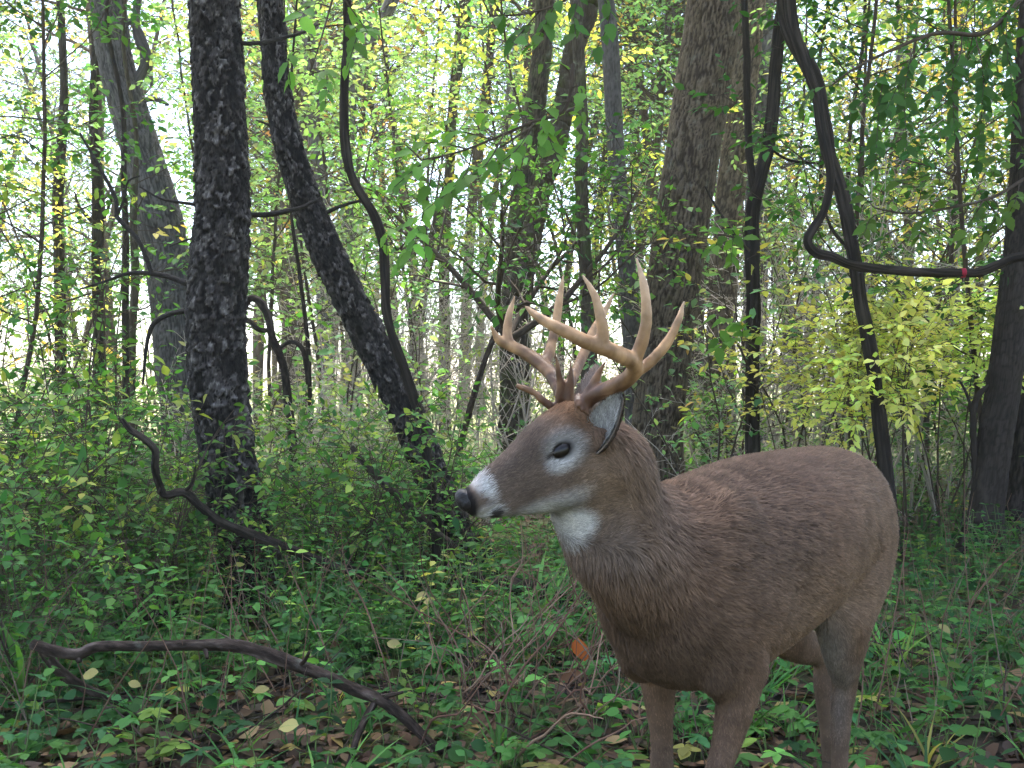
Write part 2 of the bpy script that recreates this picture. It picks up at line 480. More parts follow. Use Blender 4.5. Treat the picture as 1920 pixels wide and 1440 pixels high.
PROTO = {}
def tree_proto(key, seed, cfg, H, r, tmpl, pal, twig='twig', starts=None, min_r=.002):
    rg = np.random.default_rng(seed); pl = Plant()
    for (p0, d0, L0, r0) in (starts(rg) if starts else [(np.zeros(3), UP + rg.normal(0, .05, 3), H, r)]):
        grow(pl, np.asarray(p0, float), np.asarray(d0, float), L0, r0, cfg.get('lev0', 0), cfg, rg)
    PROTO[key] = plant_meshes(key, pl, tmpl, pal, twig, rg, min_r)
    return pl

# small understorey trees, layered sprays of leaves from about 1.7 m up
und = dict(seg=[.4, .25, .15, .1], wig=[.05, .10, .14, .15], up=[.03, .02, .0, -.02], nch=[22, 7, 4, 0], t0=[.22, .15, .2], ang=[72, 50, 45], len=[2.1, .85, .42],
           max=3, lsp=.06, ls=.095, flat=.35, rr=.4, hang=.25, tilt=.42)
for i, pal in enumerate(['green', 'lime', 'yellow', 'deep']):
    tree_proto('und%d' % i, 100 + i, und, 6.8, .028, 'mid', pal)
# canopy crowns of the tall trees (start at the top of a trunk)
can = dict(seg=[.5, .4, .3, .2], wig=[.12, .14, .18, .15], up=[.06, .02, 0, -.03], nch=[9, 6, 4, 0], t0=[.25, .2, .2], ang=[50, 50, 45], len=[2.4, 1.3, .75],
           max=3, lsp=.13, ls=.16, flat=.6, rr=.5, hang=.25, tilt=.5, lev0=0)
def can_starts(rg):
    return [(np.zeros(3), nz(np.array([math.cos(a), math.sin(a), .55 + .6 * rg.random()])), 3.4 + rg.random(), .07) for a in np.arange(4) * 1.57 + rg.random()]
for i, pal in enumerate(['green', 'lime', 'yellow']):
    tree_proto('can%d' % i, 200 + i, can, 0, 0, 'far', pal, starts=can_starts, min_r=.006)
# far trees: taller, leaves larger and simpler
far = dict(seg=[.8, .5, .3, .2], wig=[.05, .12, .15, .15], up=[.03, .03, 0, -.02], nch=[26, 7, 4, 0], t0=[.22, .15, .2], ang=[65, 50, 45], len=[3.2, 1.5, .8],
           max=3, lsp=.13, ls=.17, flat=.5, rr=.4, hang=.25, tilt=.5)
for i, pal in enumerate(['lime', 'green', 'yellow', 'rust']):
    tree_proto('far%d' % i, 300 + i, far, 13, .13, 'far', pal, min_r=.008)
# far trees with high crowns: bare trunks below, leaves above
tall = dict(far); tall.update(t0=[.5, .15, .2], nch=[24, 7, 4, 0], len=[3.6, 1.6, .85])
for i, pal in enumerate(['lime', 'green', 'yellow']):
    tree_proto('tall%d' % i, 350 + i, tall, 17, .15, 'far', pal, min_r=.008)
# leafy shrubs: several arching stems
shr = dict(seg=[.15, .1, .06], wig=[.09, .12, .12], up=[-.03, -.02, -.02], nch=[10, 4, 0], t0=[.25, .2], ang=[55, 45], len=[.6, .26], max=2, lsp=.058, ls=.080, flat=.5, rr=.5, hang=.2, tilt=.4, leafback=0)
def shr_starts(rg):
    return [(np.array([rg.normal(0, .08), rg.normal(0, .08), 0]), nz(np.array([rg.normal(0, .45), rg.normal(0, .45), 1.])), 1.1 + .6 * rg.random(), .008) for _ in range(6)]
for i, pal in enumerate(['green', 'green', 'lime', 'deep']):
    tree_proto('shrub%d' % i, 400 + i, shr, 0, 0, 'mid', pal, starts=shr_starts, twig='paletwig' if i == 2 else 'twig')
# sapling-like sparse shrub with bigger leaves
shr2 = dict(seg=[.15, .1, .06], wig=[.07, .10, .1], up=[0, -.01, -.02], nch=[9, 3, 0], t0=[.3, .25], ang=[65, 45], len=[.75, .3], max=2, lsp=.06, ls=.085, flat=.3, rr=.5, hang=.2, tilt=.35)
def shr2_starts(rg):
    return [(np.array([rg.normal(0, .05), rg.normal(0, .05), 0]), nz(np.array([rg.normal(0, .25), rg.normal(0, .25), 1.])), 1.7 + .8 * rg.random(), .010) for _ in range(3)]
for i, pal in enumerate(['green', 'lime', 'pale', 'yellow']):
    tree_proto('sap%d' % i, 450 + i, dict(shr2, nch=[16, 4, 0], t0=[.62, .2], lsp=.04, ls=.10) if i == 2 else shr2, 0, 0, 'mid', pal, starts=shr2_starts)
# bare thickets: pale crossing stems with hardly a leaf
thk = dict(seg=[.25, .2, .12], wig=[.07, .13, .15], up=[.0, -.01, .0], nch=[9, 4, 0], t0=[.15, .2], ang=[45, 50], len=[1.1, .5], max=2, lsp=.30, ls=.06, flat=.8, rr=.5, hang=.3, tilt=.6, taper=.3)
def thk_starts(rg):
    return [(np.array([rg.normal(0, .25), rg.normal(0, .25), 0]), nz(np.array([rg.normal(0, .3), rg.normal(0, .3), 1.])), 2.0 + 1.3 * rg.random(), .012) for _ in range(8)]
for i, (pal, tw) in enumerate([('lime', 'paletwig'), ('green', 'twig'), ('yellow', 'paletwig')]):
    tree_proto('thicket%d' % i, 500 + i, thk, 0, 0, 'far', pal, twig=tw, starts=thk_starts, min_r=.003)

LANDMARKS = [(430, 5.66, 'the black scaly tree'), (800, 6.6, 'the leaning scaly tree'), (962, 12.0, 'the forked mossy tree'), (1190, 11.0, 'the smooth grey trunk'), (1232, 10.0, 'the big furrowed tree'), (1411, 8.2, 'the vine-wrapped sapling'),
             (1650, 7.2, 'the bowed dark tree'), (1855, 7.3, 'the leaning edge tree'), (345, 11.2, 'the massive grey trunk'), (112, 14.0, 'the slender side-forked trunk'), (184, 13.0, 'the straight black slender trunk'), (580, 8.2, 'the whip-thin stem'), (660, 18.0, 'the bent grey trunk'), (1348, 15.0, 'the rear furrowed trunk'), (1505, 15.5, 'the dark crooked trunk'), (1782, 21.0, 'the far grey trunk')]
def where(x, y):
    px = 960 + x / y * FPX
    best = min(LANDMARKS, key=lambda q: abs(q[0] - px) + 12 * abs(q[1] - y))
    rel = 'behind' if y > best[1] + 1.0 else ('in front of' if y < best[1] - 1.0 else 'beside')
    if rel != 'beside' and y > best[1] + 9: rel = 'far behind'
    return rel + ' ' + best[2]

def place(key, name, x, y, label, cat, group, rz=None, s=1.0, tint=(1, 1, 1), rg=rng, partnames=('branches', 'foliage')):
    z = float(gz(x, y))
    t = thing(name, (x, y, z - .02), label + ' ' + where(x, y), cat, group)
    t.rotation_euler.z = rg.random() * 6.28 if rz is None else rz
    t.scale = (s, s, s * (.92 + .16 * rg.random()))
    b, f = PROTO[key]
    o = link(partnames[0], b, t)
    if f:
        o = link(partnames[1], f, t); o['kind'] = 'stuff'
        j = 1 + rg.normal(0, .08, 3)
        o.color = (tint[0] * j[0], tint[1] * j[1], tint[2] * j[2], 1)
    return t

def pxx(px, d): return (px - 960.0) / FPX * d

# ================================================================== MAIN TRUNKS
def trunk(mb, P, R, kind, ds=.012, k=96, seed=0, vis=4.0, flare=.35, zbase=0.0):
    def sat(L, out, Ls):
        # fine rings where the photograph shows bark, coarse ones above
        s = [0.0]
        while s[-1] < L:
            z = np.interp(s[-1], Ls, out[:, 2])
            s.append(s[-1] + (ds if z < vis else .15))
        s[-1] = L
        return np.array(s)
    X, r, s = resample(P, R, s_at=sat)
    T, N, B = frames(X)
    th = np.linspace(0, 2 * np.pi, k, endpoint=False)
    m = len(X)
    TH = np.repeat(th[None], m, 0); S = np.repeat(s[:, None], k, 1)
    rm = float(np.median(r[: max(4, m // 2)])); circ = 2 * np.pi * rm
    u = TH / (2 * np.pi)
    rr = r[:, None] * (1 + .10 * (vnoise(u * 3, S * 1.2 + seed, seed, 3) - .5) + .06 * (vnoise(u * 5, S * 4 + seed, seed + 1, 5) - .5))
    rr = rr * (1 + flare * np.exp(-np.maximum(X[:, 2] - zbase, 0) / .16))[:, None] * (1 + .25 * np.exp(-np.maximum(X[:, 2] - zbase, 0) / .2)[:, None] * (vnoise(u * 5, S * 2, seed + 5, 5) - .5) * 2)
    if kind == 'scaly':
        w = max(5, int(circ / .032))
        wa = 1.1 * (vnoise(u * 12, S * 26, seed + 2, 12) - .5) + .7 * (vnoise(u * 30, S * 60, seed + 12, 30) - .5)
        wb = 1.0 * (vnoise(u * 10, S * 20, seed + 3, 10) - .5) + .6 * (vnoise(u * 28, S * 55, seed + 13, 28) - .5)
        f1, f2, rid, oy = cells(u * w + wa, S / .058 + wb, w, seed)
        e = smooth(.0, .12, f2 - f1)
        big = vnoise(u * 4, S * 3.5, seed + 6, 4)
        h = (.3 + .7 * e) * (.25 + .75 * rid) + .55 * np.clip(-oy, -.6, .6) * rid
        fl = vnoise(u * 40, S * 42, seed + 4, 40)
        h = h + .25 * fl
        rr = rr + (h - .5) * .022
        fl2 = vnoise(u * 70, S * 60, seed + 14, 70)
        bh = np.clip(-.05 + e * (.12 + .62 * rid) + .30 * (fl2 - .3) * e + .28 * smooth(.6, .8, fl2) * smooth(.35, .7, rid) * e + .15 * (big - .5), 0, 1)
    elif kind == 'furrow':
        w = max(8, int(circ / .033))
        wr = 2.2 * (vnoise(u * 5, S * 2.2, seed + 2, 5) - .5) + 1.3 * (vnoise(u * 11, S * 6, seed + 4, 11) - .5) + .6 * (vnoise(u * 30, S * 22, seed + 5, 30) - .5)
        f1, f2, rid, oy = cells(u * w + wr, S / .26 + 1.5 * (vnoise(u * 17, S * 3, seed + 6, 17) - .5), w, seed)
        e = smooth(.0, .34, f2 - f1)
        w2 = w * 3
        g1, g2, rid2, _ = cells(u * w2 + wr * 2, S / .05, w2, seed + 9)
        e2 = smooth(.02, .3, g2 - g1)
        h = e * (.6 + .4 * rid) * (.75 + .25 * e2)
        rr = rr + (h - .6) * .026 * min(1, rm / .2)
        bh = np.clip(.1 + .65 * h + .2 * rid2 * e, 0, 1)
    elif kind == 'vine':
        w = max(5, int(circ / .012))
        wr = 1.2 * (vnoise(u * 4, S * 3, seed + 2, 4) - .5)
        h = np.abs(vnoise(u * w + wr, S * 4, seed, w) - .5) * 2
        rr = rr * (1 + .16 * (vnoise(u * 2, S * 5, seed + 8, 2) - .5)) + (h - .4) * .009
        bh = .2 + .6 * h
    elif kind == 'dead':
        kn = smooth(.72, .9, vnoise(u * 4, S * 7, seed + 3, 4))
        rr = rr * (1 + .16 * (vnoise(u * 3, S * 9, seed + 8, 3) - .5) + .22 * kn)
        a1 = vnoise(u * 9 + .8 * vnoise(u * 4, S * 20, seed, 4), S * 22, seed + 1, 9); a2 = vnoise(u * 22, S * 70, seed + 2, 22)
        rr = rr * (1 + .16 * (a1 - .5) + .10 * (a2 - .5))
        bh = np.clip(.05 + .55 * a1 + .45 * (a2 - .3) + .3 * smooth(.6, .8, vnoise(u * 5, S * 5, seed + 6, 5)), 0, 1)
    else:
        w = max(6, int(circ / .03))
        f1, f2, rid, oy = cells(u * w + .8 * (vnoise(u * 5, S * 5, seed + 2, 5) - .5), S / .09, w, seed)
        e = smooth(.02, .3, f2 - f1)
        rr = rr + (e * (.5 + .5 * rid) - .5) * .006
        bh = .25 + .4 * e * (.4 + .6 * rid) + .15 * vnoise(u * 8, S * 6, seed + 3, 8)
    ring = np.cos(TH)[..., None] * N[:, None] + np.sin(TH)[..., None] * B[:, None]
    V = (X[:, None] + ring * rr[..., None]).reshape(-1, 3)
    bk = np.stack([np.cos(TH) * r[:, None], np.sin(TH) * r[:, None], S], -1).reshape(-1, 3)
    V = np.concatenate([V, X[:1], X[-1:] + T[-1:] * r[-1] * .4]); j = np.arange(k)
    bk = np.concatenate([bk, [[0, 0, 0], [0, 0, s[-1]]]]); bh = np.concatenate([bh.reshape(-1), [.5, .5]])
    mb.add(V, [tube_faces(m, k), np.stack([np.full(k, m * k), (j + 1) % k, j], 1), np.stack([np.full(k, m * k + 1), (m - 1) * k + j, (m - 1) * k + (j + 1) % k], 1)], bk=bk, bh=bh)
    return X, r

def px_path(pts, d, base_d=None):
    """pts = [(px,py,width_px[,d])] top to bottom -> world points bottom to top and radii"""
    P, Rr = [], []
    for q in pts:
        dd = q[3] if len(q) > 3 else d
        P.append(at(q[0], q[1], dd)); Rr.append(q[2] * .5 / FPX * dd)
    return np.array(P[::-1]), np.array(Rr[::-1])

def ground_base(P, Rr, sink=.06):
    """carry the lowest point of a path down into the ground"""
    p0 = P[0]; z = float(gz(p0[0], p0[1]))
    if p0[2] > z - sink:
        dirv = nz(P[0] - P[1]); dirv = nz(dirv + np.array([0, 0, -.8]))
        tt = (p0[2] - (z - sink)) / -dirv[2]
        q = p0 + dirv * tt
        return np.concatenate([[q], P]), np.concatenate([[Rr[0] * 1.05], Rr])
    return P, Rr

def extend_up(P, Rr, H, taper=.45, lean=.35):
    """carry the path above the frame up to height H"""
    if P[-1][2] >= H: return P, Rr
    d = nz(P[-1] - P[-2]); n_ = 4
    add, ra = [], []
    for i in range(1, n_ + 1):
        f = i / n_; hz = H - P[-1][2]
        step = d / max(d[2], .3) * hz * f
        q = P[-1] + np.array([step[0] * lean, step[1] * lean, hz * f])
        q[:2] += .12 * np.array([math.sin(7 * f + P[0][0]), math.cos(5 * f + P[0][0])])
        add.append(q); ra.append(Rr[-1] * (1 - (1 - taper) * f))
    return np.concatenate([P, add]), np.concatenate([Rr, ra])

def limb(mb, pts, d=None, mat=None, k=7, ds=.04, wob=.12):
    P = np.array([at(q[0], q[1], q[3] if len(q) > 3 else d) for q in pts]); Rr = np.array([max(1.2, q[2]) * .5 / FPX * (q[3] if len(q) > 3 else d) for q in pts])
    nb = mb.n
    tube(mb, P, Rr, k, ds, wob=wob)
    mb.A.setdefault('bh', []).append(np.full(mb.n - nb, .45))

def main_tree(name, label, pts, d, kind, mat, H, k=96, ds=.012, seed=0, crown=None, crown_s=1.0, limbs=(), group=None, flare=.35, tint=(1, 1, 1), cat='tree', extend=True, tcrown='crown'):
    P, Rr = px_path(pts, d)
    P, Rr = ground_base(P, Rr)
    if extend: P, Rr = extend_up(P, Rr, H)
    zb = float(gz(P[0][0], P[0][1]))
    org = np.array([P[0][0], P[0][1], zb])
    t = thing(name, org, label, cat, group)
    mb = MB(); trunk(mb, P, Rr, kind, ds, k, seed, vis=CAM_H + .40 * d + .1, flare=flare, zbase=zb)
    link('trunk', mb.mesh('trunk', M[mat], origin=org), t)
    for lm in limbs:
        b = MB(); limb(b, lm, d, k=8, ds=.03)
        link('branch', b.mesh('branch', M[mat], origin=org), t)
    if crown:
        top = P[-1] - org
        c = link('crown', None, t, top - np.array([0, 0, .4]), (0, 0, seed * 1.3), crown_s) if False else None
        b_, f_ = PROTO[crown]
        o1 = link('crown', b_, t, top - np.array([0, 0, .35]), (0, 0, seed * 1.3), crown_s)
        o2 = link('foliage', f_, o1); o2['kind'] = 'stuff'; o2.color = (*tint, 1)
    return t
# ------------------------------------------------------------------ the trees one can name
main_tree('cherry_tree', 'stout black-barked tree with flaking scaly bark and a slight bend, beside the leaning tree',
    [(404, -60, 88), (408, 100, 90), (415, 250, 94), (418, 400, 100), (411, 500, 102), (404, 600, 102), (408, 700, 104), (420, 800, 102), (440, 920, 98), (462, 1030, 100), (482, 1118, 112)],
    5.66, 'scaly', 'scaly', 9.5, k=128, ds=.009, seed=1, crown='can0', crown_s=1.1,
    limbs=[[(372, 542, 12), (325, 522, 10), (280, 512, 9), (240, 513, 7), (195, 528, 5), (150, 542, 3)],
           [(285, 513, 9), (262, 455, 9), (236, 425, 9), (219, 405, 9), (217, 372, 8), (190, 320, 7), (150, 250, 4)],
           [(219, 405, 6), (232, 375, 5), (240, 340, 4), (262, 330, 3)],
           [(365, 580, 12), (335, 585, 10), (310, 592, 10), (286, 610, 9), (274, 655, 7), (268, 720, 4)],
           [(375, 385, 8), (340, 380, 6), (300, 372, 4), (262, 350, 3)],
           [(375, 445, 5), (350, 450, 4), (318, 462, 2)],
           [(462, 402, 10), (500, 403, 10), (530, 397, 10), (562, 390, 8), (600, 372, 5)],
           [(445, 82, 9), (490, 80, 8), (525, 72, 8), (565, 62, 6), (600, 45, 3)]])
main_tree('leaning_cherry_tree', 'dark scaly-barked tree leaning strongly to one side, entwined by a thin twisting stem',
    [(506, -60, 44), (512, 60, 46), (519, 160, 48), (533, 240, 50), (560, 340, 54), (598, 440, 58), (645, 540, 60), (690, 630, 62), (735, 715, 64), (772, 800, 60), (812, 900, 60), (850, 990, 62), (882, 1058, 78)],
    6.6, 'scaly', 'scaly', 9.0, k=96, ds=.010, seed=2, crown='can1', crown_s=1.0,
    limbs=[[(588, 415, 9), (620, 395, 8), (660, 380, 6), (700, 372, 4)], [(540, 250, 6), (505, 235, 5), (480, 225, 3)]])
main_tree('twisting_sapling', 'thin dark sinuous stem winding up beside the leaning tree',
    [(655, -60, 14), (652, 60, 15), (645, 190, 16), (648, 280, 17), (665, 345, 17), (700, 400, 17), (717, 450, 17), (722, 520, 17), (725, 585, 17), (740, 640, 18), (762, 702, 20), (790, 800, 20), (815, 960, 22)],
    6.25, 'vine', 'vine', 7.5, k=20, ds=.03, seed=3, crown='can0', crown_s=.6, flare=.15)
main_tree('forked_tree', 'mossy brown tree forking low into two crossing trunks behind the antlers',
    [(1025, -80, 34), (1020, 60, 36), (1010, 150, 38), (998, 250, 42), (985, 350, 46), (972, 440, 48), (967, 540, 52), (964, 640, 54), (964, 760, 56), (962, 880, 60)],
    12.0, 'furrow', 'mossy', 11.0, k=56, ds=.025, seed=4, crown='can1', crown_s=.8,
    limbs=[[(975, 560, 40, 11.9), (985, 500, 40, 11.85), (1000, 425, 41, 11.8), (1016, 350, 41, 11.75), (1040, 280, 40, 11.7), (1058, 200, 40, 11.7), (1075, 100, 40, 11.7), (1100, 25, 40, 11.7), (1118, -60, 38, 11.7), (1140, -200, 34, 11.7)]])
main_tree('slim_straight_tree', 'slim straight dark trunk next to the forked mossy tree',
    [(1078, -60, 20), (1083, 60, 21), (1088, 160, 22), (1092, 240, 23), (1090, 320, 24), (1093, 420, 24), (1098, 500, 25), (1102, 590, 26), (1102, 700, 27), (1104, 850, 28), (1106, 960, 30)],
    9.2, 'smooth', 'mossy', 9.0, k=36, ds=.03, seed=5, crown='can0', crown_s=.8, limbs=[[(1088, 200, 8), (1060, 210, 7), (1020, 225, 6), (960, 262, 4), (920, 290, 2)]])
main_tree('grey_straight_tree', 'smooth grey trunk standing between the slim trunk and the big furrowed tree',
    [(1132, -60, 30), (1140, 40, 31), (1146, 120, 32), (1151, 220, 32), (1157, 310, 32), (1166, 410, 32), (1176, 510, 33), (1183, 610, 34), (1187, 720, 35), (1192, 900, 37)],
    11.0, 'smooth', 'grey', 10.5, k=44, ds=.03, seed=6, crown='can2', crown_s=.7)
main_tree('big_furrowed_tree', 'big brown tree with deeply furrowed bark standing right behind the deer',
    [(1342, -60, 98), (1333, 60, 100), (1319, 150, 101), (1296, 300, 101), (1275, 450, 101), (1255, 600, 99), (1238, 750, 97), (1229, 880, 100), (1224, 950, 108)],
    10.0, 'furrow', 'furrow', 12.0, k=128, ds=.014, seed=7, crown='can0', crown_s=1.0)
main_tree('rear_furrowed_tree', 'brown furrowed trunk half hidden behind the big furrowed tree',
    [(1415, -60, 46), (1402, 100, 48), (1385, 240, 50), (1368, 380, 52), (1357, 520, 54), (1350, 680, 56), (1346, 860, 62)],
    15.0, 'furrow', 'furrow', 12.0, k=56, ds=.03, seed=8, crown='can2', crown_s=.7)
main_tree('rear_grey_tree', 'greyish trunk rising behind the vine-wrapped sapling',
    [(1432, -60, 36), (1428, 100, 38), (1422, 250, 40), (1418, 400, 42), (1415, 600, 44), (1412, 850, 48)],
    17.0, 'furrow', 'grey', 12.0, k=44, ds=.04, seed=9, crown='can1', crown_s=.7)
main_tree('vine_wrapped_sapling', 'dark sapling with a stringy vine grown into it, next to the big furrowed tree',
    [(1470, -60, 22), (1464, 40, 22), (1456, 110, 22), (1449, 200, 23), (1440, 275, 24), (1424, 340, 25), (1412, 392, 27), (1410, 460, 28), (1412, 560, 27), (1411, 650, 26), (1410, 750, 26), (1412, 880, 28), (1414, 985, 32)],
    8.2, 'vine', 'vine', 8.0, k=32, ds=.02, seed=10, crown='can0', crown_s=.7, flare=.2,
    limbs=[[(1414, 365, 16), (1406, 300, 15), (1401, 200, 14), (1400, 100, 14), (1396, 20, 13), (1390, -60, 12)], [(1412, 470, 8), (1380, 445, 7), (1335, 375, 4), (1322, 350, 3)], [(1440, 275, 6), (1480, 300, 5), (1550, 308, 4)]])
main_tree('bowed_dark_tree', 'slender dark tree bowing outwards and then standing straight, behind the looping vine',
    [(1468, -80, 30), (1474, 20, 30), (1489, 75, 29), (1514, 120, 28), (1534, 170, 27), (1543, 230, 26), (1552, 285, 26), (1567, 325, 25), (1580, 370, 25), (1592, 430, 25), (1605, 500, 25), (1613, 560, 25), (1625, 620, 26), (1638, 695, 26), (1650, 790, 27), (1663, 900, 28), (1672, 1010, 32)],
    7.2, 'vine', 'vine', 8.0, k=36, ds=.02, seed=11, crown='can0', crown_s=.8, flare=.2,
    limbs=[[(1600, 480, 8), (1580, 455, 7), (1560, 430, 6), (1548, 400, 4)]])
# hanging vine that loops across between two trees, with a band of red tape
vp = [(1478, -40, 20), (1487, 50, 20), (1510, 120, 19), (1530, 180, 18), (1540, 240, 18), (1553, 300, 17), (1557, 345, 17), (1545, 395, 16), (1526, 428, 16), (1515, 452, 17), (1530, 473, 18), (1560, 482, 18), (1592, 495, 18), (1630, 502, 18), (1680, 507, 18), (1730, 511, 18), (1780, 512, 18), (1832, 510, 18), (1868, 497, 18), (1896, 485, 18), (1925, 480, 18), (1975, 470, 18), (2040, 440, 17), (2075, 330, 16), (2085, 200, 15), (2090, 0, 14)]
P_, R__ = px_path(vp, 6.75)
org = P_[-1].copy(); org[2] = float(gz(org[0], org[1]))
vt = thing('hanging_vine', P_[0], 'thick dark vine looping down and across between two trees, with a red tape band', 'vine')
mb = MB(); trunk(mb, P_, R__, 'vine', .02, 24, 21, vis=99, flare=0)
link('stem', mb.mesh('stem', M['vine'], origin=P_[0]), vt)
M['tape'] = plain_material('red_tape', (.30, .008, .03), (.20, .006, .02), 40, rough=.6)
mb = MB(); X, r, s = resample(np.array([at(1801, 511.5, 6.75), at(1805, 511.8, 6.75), at(1809, 511.8, 6.75)]), np.array([.0322, .0325, .0322]), ds=.005)
tube(mb, X, r, 24, n=8)
tp = link('tape_band', mb.mesh('tape_band', M['tape'], origin=P_[0]), vt); tp['label'] = 'narrow red tape band wrapped round the vine'
main_tree('edge_tree', 'dark leaning tree that the looping vine runs towards',
    [(1936, -60, 44), (1930, 100, 46), (1924, 230, 48), (1917, 370, 50), (1907, 500, 53), (1896, 600, 57), (1882, 720, 61), (1868, 800, 62), (1857, 880, 61), (1849, 960, 60), (1842, 1032, 70)],
    7.3, 'smooth', 'vine', 9.0, k=64, ds=.016, seed=12, crown='can1', crown_s=1.0,
    limbs=[[(1842, 990, 14), (1830, 900, 13), (1826, 830, 13), (1825, 780, 13), (1832, 745, 12), (1855, 722, 10), (1866, 700, 6)], [(1826, 800, 7), (1815, 745, 6), (1800, 715, 4)]])
main_tree('vine_bearing_tree', 'straight dark tree that carries the far end of the looping vine', [(2096, -300, 44), (2100, 0, 46), (2104, 300, 48), (2106, 600, 52), (2108, 900, 56), (2110, 1030, 64)],
    7.1, 'furrow', 'vine', 9.0, k=40, ds=.03, seed=15, crown='can0', crown_s=.8)
main_tree('outer_tree', 'dark trunk close behind the leaning edge tree',
    [(1945, -60, 34), (1940, 200, 36), (1932, 500, 40), (1922, 760, 42), (1911, 900, 42), (1900, 1010, 46)],
    7.9, 'furrow', 'vine', 9.0, k=48, ds=.02, seed=13, crown='can0', crown_s=.9)
main_tree('old_grey_tree', 'massive grey furrowed trunk leaning behind the black scaly tree',
    [(195, -60, 62), (205, 30, 64), (215, 110, 64), (236, 190, 66), (262, 275, 72), (284, 350, 80), (303, 430, 86), (318, 510, 84), (326, 590, 80), (332, 680, 80), (346, 780, 84), (356, 900, 92)],
    11.2, 'furrow', 'grey', 13.0, k=110, ds=.016, seed=14, crown='can1', crown_s=1.0,
    limbs=[[(236, 185, 24), (258, 150, 20), (272, 110, 18), (256, 60, 16), (258, 0, 15), (262, -60, 14)], [(240, 170, 14), (262, 188, 12), (290, 185, 10), (316, 196, 6)], [(222, 60, 12), (250, 40, 10), (280, 100, 8), (284, 160, 6)]])
slim = [([(112, -60, 12), (116, 60, 13), (120, 150, 14), (118, 230, 17), (112, 310, 20), (108, 380, 20), (110, 460, 19), (112, 540, 20), (114, 700, 21), (112, 860, 24)], 14.0, 'slender dark trunk with a side fork standing left of a straighter dark trunk', [[(112, 330, 9), (98, 312, 7), (85, 295, 5), (70, 275, 3)]]),
        ([(176, -60, 14), (178, 100, 14), (175, 225, 16), (182, 325, 20), (184, 420, 22), (181, 510, 20), (185, 620, 20), (186, 860, 24)], 13.0, 'straight black slender trunk beside the massive grey trunk', [[(186, 420, 8), (205, 385, 6), (212, 350, 4)], [(178, 420, 8), (150, 390, 6), (140, 360, 3)]]),
        ([(230, 200, 8), (232, 330, 11), (236, 450, 12), (235, 560, 13), (236, 700, 13), (240, 880, 15)], 10.0, 'thin pole-like trunk leafless near the ground in front of the massive grey trunk', []),
        ([(255, 250, 8), (250, 400, 14), (254, 520, 16), (248, 620, 15), (246, 760, 16), (244, 880, 18)], 10.6, 'thin brown trunk hugging the pole-like trunk', []),
        ([(576, -60, 30), (580, 60, 30), (586, 180, 30), (600, 330, 30), (606, 420, 30), (612, 700, 32), (615, 830, 36)], 19.0, 'pale grey trunk seen behind the leaning scaly tree', []),
        ([(760, -80, 24), (735, 0, 25), (705, 60, 25), (672, 115, 25), (655, 200, 26), (650, 330, 27), (655, 420, 28), (660, 600, 28), (664, 840, 32)], 18.0, 'bent grey trunk behind the thin twisting stem', []),
        ([(840, 330, 14), (828, 380, 17), (812, 450, 20), (795, 530, 21), (778, 640, 22), (768, 760, 24), (764, 850, 26)], 16.5, 'short leaning trunk in the bright gap between the leaning tree and the forked tree', []),
        ([(545, 380, 5), (560, 500, 7), (575, 620, 8), (580, 700, 8), (585, 900, 10)], 8.2, 'whip-thin stem in the bush between the two scaly trees', []),
        ([(955, 560, 6), (935, 610, 9), (915, 660, 10), (895, 720, 11), (875, 790, 12), (850, 900, 13)], 9.0, 'thin slanting dead stem leaning towards the forked tree', []),
        ([(1540, 300, 8), (1538, 400, 11), (1530, 540, 14), (1520, 620, 15), (1505, 760, 16), (1500, 870, 18)], 15.5, 'dark crooked trunk in the thicket behind the deer', []),
        ([(1600, 500, 9), (1596, 560, 11), (1580, 660, 13), (1560, 760, 14), (1540, 870, 15)], 13.0, 'thin slanting trunk crossing behind the bowed dark tree', []),
        ([(1790, 440, 26), (1786, 560, 27), (1782, 700, 28), (1782, 840, 32)], 21.0, 'far grey trunk beyond the pale yellow shrub', []),
        ([(1690, 640, 20), (1688, 740, 22), (1685, 840, 24), (1684, 870, 26)], 18.0, 'greyish trunk standing just behind the bowed dark tree', []),
        ([(1895, -60, 20), (1770, 60, 16), (1700, 130, 14), (1640, 200, 12), (1590, 240, 8)], 9.0, None, [])]
for i, (pts, d, lab, lm) in enumerate(slim):
    if lab is None: continue
    main_tree('slender_tree', lab, pts, d, 'furrow' if pts[2][2] > 19 else 'smooth', ['vine', 'vine', 'vine', 'mossy', 'grey', 'grey', 'mossy', 'vine', 'dead', 'vine', 'vine', 'grey', 'grey', 'vine'][i],
              max(4.5, min(10, .42 * d + 3)), k=28, ds=.05, seed=30 + i, crown=['can1', 'can2', 'can0'][i % 3] if d < 11 else None, crown_s=.5 if pts[0][2] < 12 else .9, limbs=lm, flare=.15, extend=(i not in (8,)))

